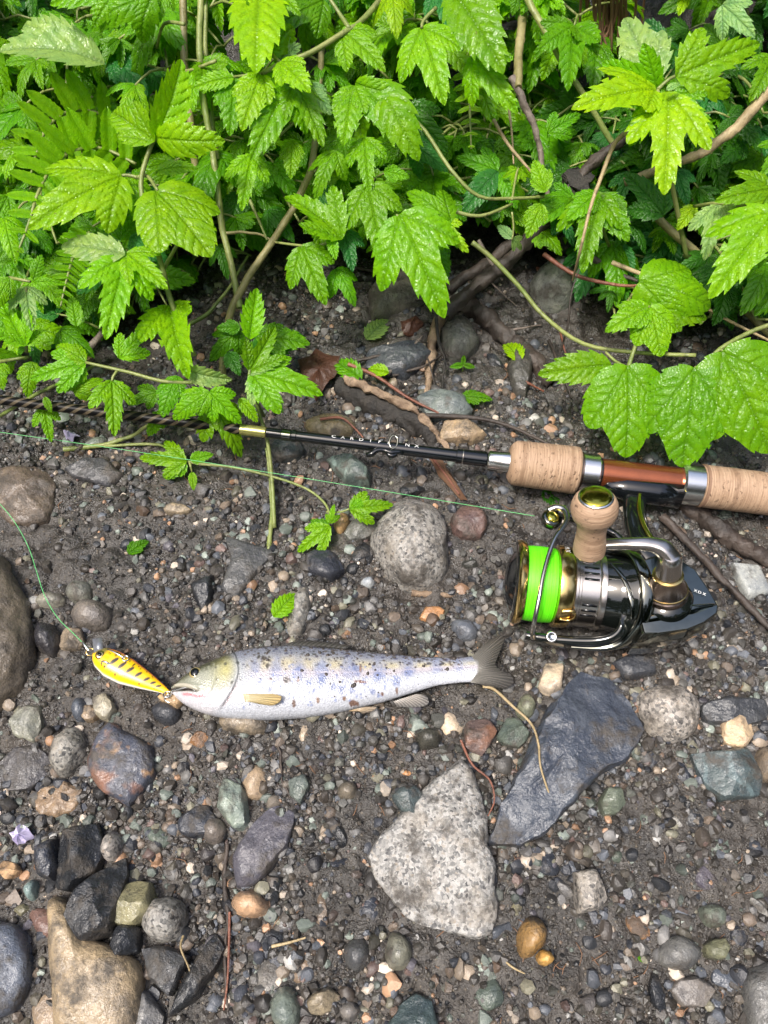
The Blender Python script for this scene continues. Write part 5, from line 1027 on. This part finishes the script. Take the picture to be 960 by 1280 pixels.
# ------------------------------------------------------------------ ferns
def fern():
    k = 40; V = []; F = []; n = 18
    for i in range(n):
        q = i/(n-1); w = .17*(1-(2*q-.75)**2*.35)*(1 if q < .96 else .55)*(1+.10*math.cos(q*44)); w = max(w*(min(1, (1-q)*5)**.5), .012)
        for x in (-1, -.5, 0, .5, 1): V.append((x*w, q, .03*abs(x)-.05*q*q+(.018 if abs(x) == .5 else 0)))
    for i in range(n-1):
        for j in range(4): F.append((i*5+j, i*5+j+1, (i+1)*5+j+1, (i+1)*5+j))
    me = bpy.data.meshes.new('pinna'); me.from_pydata(V, [], F); me.update(); a = me.attributes.new('vein', 'FLOAT', 'POINT'); a.data.foreach_set('value', np.array([math.exp(-(v[0]/.02)**2)*.6 for v in V], np.float32))
    ul = me.uv_layers.new(name='UVMap'); idx = np.zeros(len(me.loops), np.int32); me.loops.foreach_get('vertex_index', idx); ul.data.foreach_set('uv', np.array([(v[0]+.5, v[1]) for v in V], np.float32)[idx].ravel()); me.materials.append(M['leaf']); me.shade_smooth()
    def frond(t, pts, npin, wmax, tone, side=(-1, 1)):
        P = [at(*p) for p in pts]; b = MB(); b.tube(P, [.0009]*(len(P)-1)+[.0004], 6, 6); fr = b.build('frond', M['stem'], t); L = [0]
        for i in range(len(P)-1): L.append(L[-1]+(P[i+1]-P[i]).length)
        for q in np.linspace(.06, .985, npin):
            s = q*L[-1]; i = max(j for j in range(len(P)-1) if L[j] <= s); f = (s-L[i])/(L[i+1]-L[i]); p = P[i].lerp(P[i+1], f); d = (P[i+1]-P[i]).normalized()
            vc = (CAMP-p).normalized(); sd = d.cross(vc).normalized()
            for sg in side:
                ln = wmax*(1-q**2.2)**.8*(.72+.28*min(1, q*6))+.0015; Y = (sd*sg+d*.38).normalized(); nn = (vc+Vector((0, 0, .3))); nn = (nn-Y*nn.dot(Y)).normalized(); nn = Matrix.Rotation(R(sg*24+random.uniform(-8, 8)), 3, Y) @ nn; X = Y.cross(nn)
                Mx = Matrix(((X.x, Y.x, nn.x), (X.y, Y.y, nn.y), (X.z, Y.z, nn.z))).to_4x4() @ Matrix.Diagonal((max(ln, wmax*.3)*1.25, ln, ln, 1)); Mx.translation = p+nn*.0006
                o = link('pinna', me, fr, Mx); c = TONE[tone]; g = random.uniform(.85, 1.15); o.color = (c[0]*g, c[1]*g, c[2]*g, 1)
    t = thing('fern', atg(70, 400), 'bright green fern with rounded leaflets behind the yellow-green leaf', 'fern')
    frond(t, [(140,150,.10), (112,138,.108), (85,140,.112), (60,158,.112), (46,190,.108), (36,230,.102)], 9, .020, 'L'); frond(t, [(170,205,.095), (130,186,.10), (95,188,.104), (68,206,.106), (48,240,.105), (36,280,.10), (22,315,.095)], 11, .021, 'L'); frond(t, [(112,290,.08), (96,310,.078), (86,340,.074), (75,386,.066)], 11, .009, 'B'); frond(t, [(98,134,.104), (125,142,.10), (150,140,.095)], 5, .013, 'B')
    t = thing('fern', atg(585, 180), 'narrow yellowish fern tip hanging down between the middle leaves', 'fern'); frond(t, [(584,40,.10), (585,80,.10), (587,130,.095), (589,186,.088)], 11, .0105, 'Y')
    t = thing('fern', atg(700, 110), 'dark little fern in the shade under the brown roots', 'fern'); frond(t, [(655,70,.07), (690,85,.07), (722,98,.068)], 9, .008, 'D'); frond(t, [(650,120,.06), (690,116,.06), (715,128,.058)], 9, .008, 'D')
fern()

# ------------------------------------------------------------------ ground sprouts and loose leaves
def small_plants():
    plant('creeping_vine', 'creeping seedling vine with small jagged leaves above the dome boulder', (300, 590),
        [(.0009, [(130,558,.006), (200,556,.006), (235,577,.012), (290,584,.014), (345,597,.013), (385,612,.013), (408,632,.013), (413,655,.012)]), (.0007, [(408,640,.013), (425,640,.015), (437,636,.017)]), (.0007, [(237,578,.013), (240,590,.010)])],
        [('B',233,577,174,572,.014,.012,'B',0), ('A',233,579,206,599,.013,.008,'B',0), ('A',238,575,267,568,.014,.013,'B',0), ('E',240,590,242,613,.010,.006,'B',0), ('C',413,658,372,690,.014,.006,'B',0), ('B',413,654,418,630,.014,.018,'B',1), ('A',411,662,388,650,.013,.012,'M',1), ('B',437,636,492,631,.018,.015,'B',0), ('A',438,636,462,620,.018,.018,'B',1)])
    plant('sprout', 'tiny three-leaf sprout in the twig clearing', (578, 462), [(.0006, [(578,466,.002), (579,456,.009)])], [('E',579,456,562,459,.009,.009,'M',0), ('E',579,456,580,444,.009,.010,'M',0), ('E',579,456,594,459,.009,.008,'M',0)], 'seedling')
    plant('sprout', 'curly pale young shoot tips dangling between the twigs', (650, 300), [(.0007, [(640,250,.085), (645,220,.086), (648,210,.087)]), (.0006, [(640,265,.082), (642,285,.075), (640,300,.07)])], [('C',648,212,628,222,.087,.08,'Y',0), ('C',648,212,668,224,.087,.08,'Y',0), ('E',641,298,622,282,.07,.07,'P',0), ('C',640,298,652,312,.07,.06,'P',0), ('E',646,215,640,236,.085,.08,'Y',2)], 'seedling')
    for lab, kind, bu, bv, tu, tv, dz, tone, var in [('pale green fallen leaf with a small hole in the clearing', 'E', 458, 424, 486, 400, .006, 'P', 0), ('bright green small leaf lying beside the long striped stone', 'E', 342, 771, 370, 742, .012, 'B', 0), ('dark green fallen leaf tucked under the cork foregrip', 'E', 678, 614, 708, 638, .004, 'D', 0), ('small green leaf scrap on wet stones behind the rod', 'A', 577, 496, 616, 500, .010, 'M', 0),
            ('yellow-green withered leaf beside the reel spool', 'E', 655, 745, 636, 750, .008, 'Y', 2), ('crumpled green sprig on bare mud near the flat slate wedge', 'A', 160, 692, 186, 676, .006, 'M', 2), ('thin green blade beside the brown dead leaf', 'E', 452, 475, 420, 452, .012, 'M', 2), ('yellow leaf scrap among roots near the clearing', 'E', 650, 452, 632, 430, .012, 'Y', 2), ('yellow-green curled leaf bit by the red twig', 'E', 486, 466, 460, 462, .014, 'Y', 2), ('tiny green leaf scrap in lower right gravel', 'E', 797, 1195, 806, 1203, .003, 'M', 0)]:
        B, T = atg(bu, bv, dz), atg(tu, tv, dz*.7); o = set_leaf(None, kind, B, T, tone, var, 0, (0, -.2, 1), .15, 'fallen_leaf', 1.25 if kind == 'E' else 1); tag(o, lab, 'leaf')
    b = MB()
    def deadleaf(name, label, pts, mat, h=.012):
        ring = [atg(u, v, h*random.uniform(.5, 1)) for u, v in pts]; c = sum(ring, Vector())/len(ring)+Vector((0, 0, .004)); V = [c]; F = []; n = len(ring)*3; rr = []
        for i in range(len(ring)):
            for k in range(3): rr.append(ring[i].lerp(ring[(i+1) % len(ring)], k/3)+Vector((0, 0, random.uniform(-.002, .002))))
        for q in (.35, .7, 1): V += [c.lerp(p, q)+Vector((0, 0, random.uniform(-.0015, .0015))) for p in rr]
        V2 = [v-Vector((0, 0, .0005)) for v in V]
        F = [(0, 1+i, 1+(i+1) % n) for i in range(n)]+[(1+r*n+i, 1+(r+1)*n+i, 1+(r+1)*n+(i+1) % n, 1+r*n+(i+1) % n) for r in range(2) for i in range(n)]
        m = MB(); m.add(V, F); k = len(V); m.add(V2, [f[::-1] for f in F]); m.f += [(1+2*n+i, k+1+2*n+i, k+1+2*n+(i+1) % n, 1+2*n+(i+1) % n) for i in range(n)]
        tag(m.build(name, mat, None, 50), label, 'leaf')
    deadleaf('dead_leaf', 'wet dark brown dead leaf beside the broken bark', [(372,448), (395,438), (425,446), (422,465), (408,482), (395,500), (380,480)], M['deadleaf'])
    deadleaf('dead_leaf', 'reddish brown leaf shreds under the grey rock in the clearing', [(500,402), (520,394), (530,404), (522,418), (504,416)], M['deadleaf'], .008)
    deadleaf('dead_leaf', 'brown strip of bark leaf under the rod by the foregrip', [(535,570), (552,574), (570,600), (585,624), (572,620), (548,594)], simple('brown_bark_strip', (.13, .07, .04), .6), .008)
    deadleaf('flower_petal', 'pale lilac fallen petal at the left edge', [(14,1042), (24,1028), (36,1036), (42,1046), (30,1054), (20,1056)], M['petal'], .009)
    deadleaf('flower_petal', 'white-lilac petal scrap under the woven rod tip', [(80,541), (92,540), (100,545), (90,549), (82,548)], M['petal'], .008)
small_plants()

# ------------------------------------------------------------------ stems, vines, twigs, roots
def stick(name, label, cat, r, pts, mat, ground=False, n=12, group=None, rough=0., taper=.5):
    if name == 'bare_vine': rough = .16
    P = [(atg(u, v, z) if ground else at(u, v, z)) for u, v, z in pts]; b = MB(); m = len(P)
    if rough: P, r_ = [P[0].lerp(P[0], 0)]+[q for a, c in zip(P, P[1:]) for q in (a.lerp(c, .5), c)], r; m = len(P)
    b.tube(P, [r*(1-(1-taper)*i/(m-1)) for i in range(m)], n, 6)
    if rough: b.v = [tuple(Vector(v)+noise.noise_vector(Vector(v)*260)*r*rough*.7+noise.noise_vector(Vector(v)*900)*r*rough*.25+noise.noise_vector(Vector(v)*90)*r*rough*.8) for v in b.v]
    o = b.build(name, M[mat], None, 60); return tag(o, label, cat, group)
def sticks():
    s = stick; GV = 'long bare stems among the leaves'
    s('bare_vine', 'tan upright stem rising left of the twin green stems', 'stem', .0022, [(250,275,.06), (246,225,.08), (240,165,.10), (231,85,.12), (228,-20,.145)], 'tanstem', taper=.9, group=GV)
    s('bare_vine', 'thin long pale green stem, left one of a close pair', 'stem', .0019, [(300,385,.045), (290,335,.055), (278,285,.068), (266,190,.095), (252,110,.118), (249,50,.13), (252,-20,.145)], 'stem', taper=.9, group=GV)
    s('bare_vine', 'thin long pale green stem, right one of a close pair', 'stem', .0013, [(272,200,.09), (264,140,.105), (257,60,.12), (258,-20,.14)], 'stem', taper=.9, group=GV)
    s('bare_vine', 'bent brown-green stem arching from mud up past the dark hollow', 'stem', .0022, [(276,492,.012), (280,430,.03), (290,385,.045), (312,343,.055), (340,303,.065), (368,258,.078), (388,215,.09), (397,160,.10), (402,60,.12)], 'tanstem', taper=.8, group=GV)
    s('bare_vine', 'thin forked stem crossing the dark hollow', 'stem', .001, [(278,292,.066), (300,290,.066), (325,293,.066), (345,303,.066)], 'tanstem', group=GV); s('bare_vine', 'short green stem running down to the fork in the hollow', 'stem', .0011, [(312,250,.08), (322,272,.074), (334,300,.066)], 'stem', group=GV)
    s('bare_vine', 'slanting green stem behind the small jagged shoot', 'stem', .0014, [(215,418,.02), (260,392,.02), (285,362,.024), (310,320,.03)], 'stem', group=GV)
    s('bare_vine', 'straight thick green stem slanting across the upper right shade', 'stem', .0020, [(640,-40,.14), (665,10,.13), (700,72,.115), (730,120,.10), (765,178,.08)], 'stem', taper=.8, group=GV)
    s('bare_vine', 'yellowish curved stem lying on the mud under the woven rod tip', 'stem', .0016, [(80,562,.004), (130,556,.006), (165,545,.010), (195,525,.018)], 'stem', True, group=GV)
    s('bare_vine', 'thin stem passing down behind the rod to the flat slate wedge', 'stem', .0014, [(336,690,.002), (340,640,.006), (338,600,.010), (333,560,.014)], 'stem', True, group=GV)
    s('vine', 'thick tan woody vine arching in from the right edge', 'vine', .0030, [(990,85,.12), (955,120,.115), (920,160,.105), (880,190,.095), (835,208,.085), (780,228,.075)], 'straw', rough=.25, taper=.8)
    s('vine', 'dull green-brown stem running behind the five-fingered leaf', 'vine', .0024, [(810,260,.06), (840,290,.055), (880,325,.045), (930,385,.03), (965,420,.02)], 'tanstem', taper=.9)
    s('twig', 'brown woody shoot standing behind the hanging fern tip', 'twig', .0026, [(655,10,.12), (648,70,.11), (648,110,.105)], 'tanstem', rough=.3, taper=.9); s('twig', 'bare grey twig with a cut end hanging below the brown shoot', 'twig', .0023, [(640,98,.106), (652,122,.102), (668,160,.09), (676,195,.078), (682,235,.066), (690,262,.055)], 'twig', rough=.4)
    s('branch', 'dark fallen branch slanting through the middle tangle', 'branch', .0046, [(555,392,.020), (590,362,.028), (640,322,.042), (690,268,.058), (740,205,.075), (795,160,.085)], 'bark', rough=.55, taper=.6); s('branch', 'second dark branch lying behind the first in the tangle', 'branch', .0034, [(560,362,.02), (600,335,.026), (650,295,.036), (700,262,.042), (760,205,.055), (850,160,.06)], 'bark', rough=.5)
    s('root_stump', 'black weathered stub with a broken pinkish end in the tangle', 'stump', .0095, [(690,310,.03), (705,280,.042), (718,250,.056), (724,228,.068), (726,222,.072)], 'char', rough=.55, taper=.8, n=14)
    s('root', 'dark half-buried root running from the clearing under the grip', 'root', .0062, [(578,376,.006), (610,398,.007), (640,425,.007), (668,452,.006), (690,480,.003)], 'bark', True, rough=.5, taper=.8)
    s('stick', 'short tan peeled stick standing in the clearing', 'stick', .0034, [(548,398,.010), (541,430,.008), (537,460,.006), (533,496,.004)], 'palewood', True, rough=.5, taper=.7)
    s('twig', 'thin black twig hanging beside the peeled stick', 'twig', .0011, [(544,385,.02), (548,425,.012), (556,450,.010), (552,500,.006)], 'char', True, rough=.5)
    s('twig', 'shiny red-brown twig by the broken bark', 'twig', .0012, [(435,455,.014), (470,470,.012), (510,497,.010), (552,518,.008)], 'redtwig', True); s('twig', 'long thin dark twig lying from clearing to the foregrip', 'twig', .0016, [(515,520,.010), (560,520,.010), (610,525,.010), (650,538,.010), (705,565,.010)], 'bark', True); s('twig', 'dead stick leaning across a grey stone in the clearing', 'twig', .0014, [(484,468,.008), (510,440,.010), (528,420,.012)], 'twig', True)
    s('twig', 'curved red-brown twig crossing the right tangle', 'twig', .0014, [(680,318,.05), (720,344,.05), (770,356,.05), (800,357,.05)], 'redtwig'); s('twig', 'broken dark twig right of the five-fingered leaf', 'twig', .0020, [(742,324,.045), (770,340,.046), (797,352,.046)], 'bark', rough=.4); s('twig', 'pale straw-coloured stalk pointing down to the quilted leaves', 'twig', .0014, [(765,328,.05), (795,340,.05), (830,354,.05), (900,395,.045), (960,425,.04)], 'straw')
    s('dry_straw', 'bent pale straw hanging over the five-fingered leaf', 'straw', .0013, [(784,165,.11), (768,180,.11), (752,220,.10), (738,260,.092), (726,310,.08), (716,350,.05)], 'straw'); s('dry_straw', 'thin dry straw dropping from the hanging leaf tips', 'straw', .0011, [(617,150,.10), (635,180,.096), (660,210,.09), (685,238,.085)], 'straw'); s('dry_straw', 'upright thin straw beside the dropping one', 'straw', .0008, [(636,135,.10), (640,170,.095), (642,205,.09)], 'straw')
    s('twig', 'thin upright wire-like twig over the quilted leaf stem', 'twig', .0007, [(700,440,.02), (710,405,.035), (716,360,.05), (745,280,.07)], 'bark'); s('twig', 'grey leaning twig beside the cut-end twig', 'twig', .0012, [(598,300,.05), (615,330,.04), (628,350,.032)], 'twig')
    s('twig', 'brown stalk under the left leaves near the top corner', 'twig', .0020, [(132,40,.07), (120,70,.068), (100,115,.06), (80,150,.05)], 'redtwig', rough=.4); s('twig', 'thin grey twig over the left fern', 'twig', .0012, [(-20,143,.085), (20,142,.085), (42,143,.085)], 'twig'); s('twig', 'pale dead stem under leaves left of the folded leaf', 'twig', .0022, [(112,435,.02), (125,420,.022), (135,400,.024)], 'twig', rough=.4)
    s('dry_stalk', 'dry curved tan stalk curling from the trout tail to the slate slab', 'stalk', .00075, [(604,858,.010), (618,862,.012), (640,882,.014), (664,905,.016), (673,930,.018), (676,960,.020), (690,1002,.012)], 'straw', True)
    s('twig', 'long dark twig on the mud right of the reel', 'twig', .0021, [(828,645,.008), (860,678,.010), (895,715,.010), (930,752,.008), (975,800,.006)], 'bark', True, rough=.4, taper=.7); s('root', 'dark flat root stretching under the rear grip to the edge', 'root', .0062, [(862,630,.004), (890,655,.006), (925,680,.006), (985,715,.004)], 'bark', True, rough=.5)
    GR = 'thin rootlets in the lower gravel'
    s('rootlet', 'long wavy brown rootlet running down the lower left gravel', 'rootlet', .0011, [(284,1055,.004), (280,1100,.004), (286,1150,.004), (280,1200,.004), (284,1250,.004), (292,1290,.003)], 'bark', True, rough=.6, group=GR); s('rootlet', 'fine pinkish rootlet beside the long wavy one', 'rootlet', .0006, [(287,1140,.005), (286,1190,.006), (284,1230,.005), (278,1275,.004)], 'redtwig', True, group=GR)
    s('rootlet', 'short red rootlet beside the granite top', 'rootlet', .0006, [(576,925,.010), (590,955,.010), (612,975,.010), (618,1000,.010), (610,1020,.008)], 'redtwig', True, group=GR); s('rootlet', 'short tan straw in the gravel left of the dark grey wedge', 'rootlet', .0007, [(340,1183,.008), (362,1178,.009), (382,1172,.008)], 'straw', True, group=GR); s('rootlet', 'tiny yellow curved fibre below the salt-and-pepper stone', 'rootlet', .0005, [(229,1170,.012), (226,1185,.014), (236,1210,.013), (242,1235,.01)], 'straw', True, group=GR)
    s('rootlet', 'brown rootlet arching under the mint-green stone side', 'rootlet', .0008, [(340,915,.004), (350,940,.005), (352,975,.005), (365,1000,.004)], 'bark', True, rough=.5, group=GR); s('rootlet', 'small red-brown curl beside the mottled stone behind the rod', 'rootlet', .0009, [(400,524,.010), (425,522,.011), (440,532,.010), (454,547,.010)], 'redtwig', True, group=GR); s('rootlet', 'splintered tan wood fibre below the dome boulder', 'rootlet', .0016, [(515,742,.003), (545,743,.004), (575,744,.003), (598,750,.002)], 'palewood', True, rough=.7, group=GR)
    s('rootlet', 'dark red root strand under the keeper beside the bark strip', 'rootlet', .0009, [(540,572,.008), (556,592,.009), (574,618,.008)], 'redtwig', True, group=GR); s('rootlet', 'thin dry straw sticking up in the lower right mud', 'rootlet', .0005, [(632,1202,.004), (642,1210,.006), (656,1217,.004)], 'straw', True, group=GR)
    rnd = random.Random(31); used = set(); near = [(500,375,'grey-brown back rock'),(572,428,'smooth grey rock'),(692,362,'pale upright rock'),(648,468,'dark upright stone'),(580,455,'three-leaf sprout'),(470,414,'fallen pale leaf'),(490,505,'broken bark'),(600,520,'teal-grey wedge'),(538,445,'peeled stick'),(680,540,'cork foregrip'),(720,440,'quilted wet leaves'),(610,345,'dark fallen branch')]; names = dict(bark='dark brown', char='black', redtwig='reddish', twig='grey')
    while len(used) < 20:
        u, v = rnd.uniform(470, 730), rnd.uniform(318, 500); a = rnd.uniform(-.6, 1.3); L = rnd.uniform(35, 85); mt = rnd.choice(['bark', 'bark', 'char', 'redtwig', 'twig']); nu, nv, nm = min(near, key=lambda q: (q[0]-u)**2+(q[1]-v)**2)
        dr = ('right of' if u > nu else 'left of') if abs(u-nu) > abs(v-nv) else ('in front of' if v > nv else 'behind'); lab = f"thin {names[mt]} twig lying in litter {dr} the {nm}"
        if lab in used: continue
        used.add(lab); s('twig', lab, 'twig', rnd.uniform(.0006, .0012), [(u-L*.5*math.cos(a), v-L*.5*math.sin(a), .007), (u+rnd.uniform(-5, 5), v+rnd.uniform(-5, 5), .010), (u+L*.5*math.cos(a), v+L*.5*math.sin(a), .006)], mt, True, group='thin twigs in the clearing litter', rough=.5)
    # broken charred bark > bark, splintered edge
    t = thing('broken_bark', atg(500, 505), 'broken charred piece of bark with pale splintered edge behind the rod', 'bark')
    def slab(name, pts, mat, r, rough=.5):
        b = MB(); P = [atg(u, v, z) for u, v, z in pts]; m = len(P); b.tube(P, [r*w for w in np.interp(np.linspace(0, 1, m), [0, .2, .7, 1], [.7, 1, .9, .35])], 16, 8, .6)
        b.v = [tuple(Vector(v)+noise.noise_vector(Vector(v)*260)*r*rough+noise.noise_vector(Vector(v)*900)*r*rough*.4) for v in b.v]; b.build(name, M[mat], t)
    slab('charred_side', [(424,478,.006), (455,495,.007), (490,512,.007), (520,530,.006), (548,556,.003)], 'char', .0085, .35); slab('splintered_edge', [(430,474,.014), (455,484,.0155), (485,497,.0155), (515,511,.0145), (538,532,.010), (560,560,.004)], 'palewood', .0025, .8)
    # hanging brown roots at the top, a thing of fine strands
    t = thing('hanging_roots', atg(770, 60), 'bundle of dry brown roots hanging at the top right of the bank', 'roots'); b = MB(); rnd = random.Random(2)
    for i in range(60):
        u = rnd.gauss(768, 15); z = rnd.uniform(.085, .12); u2 = u+rnd.gauss(-4, 10); b.tube([at(u+rnd.gauss(0, 5), -40, z+.03), at(u, 20, z), at((u+u2)/2+rnd.gauss(0, 4), 55, z-.015), at(u2, rnd.uniform(70, 110), z-.03)], [.0009, .0008, .0007, .0004], 5, 4)
    o = b.build('root_strands', M['rootfibre'], t); tag(o, kind='stuff')
    b = MB()
    for i in range(420):
        u, v = rnd.uniform(0, 960), rnd.uniform(360, 1285)
        if v < veg_line(u)-40: continue
        p = atg(u, v, .0016+.0015*rnd.random()); a = rnd.uniform(0, 6.28); L = rnd.uniform(.002, .009); d = Vector((math.cos(a), math.sin(a), 0)); sd = Vector((-d.y, d.x, 0)); b.tube([p, p+d*L*.5+sd*L*rnd.uniform(-.3, .3)+Vector((0, 0, .001)), p+d*L], [.0002, .00024, .0001], 4, 2)
    tag(b.build('plant_fibres', M['rootfibre']), 'fine dead plant fibres strewn over the mud', None, None, 'stuff')
sticks()
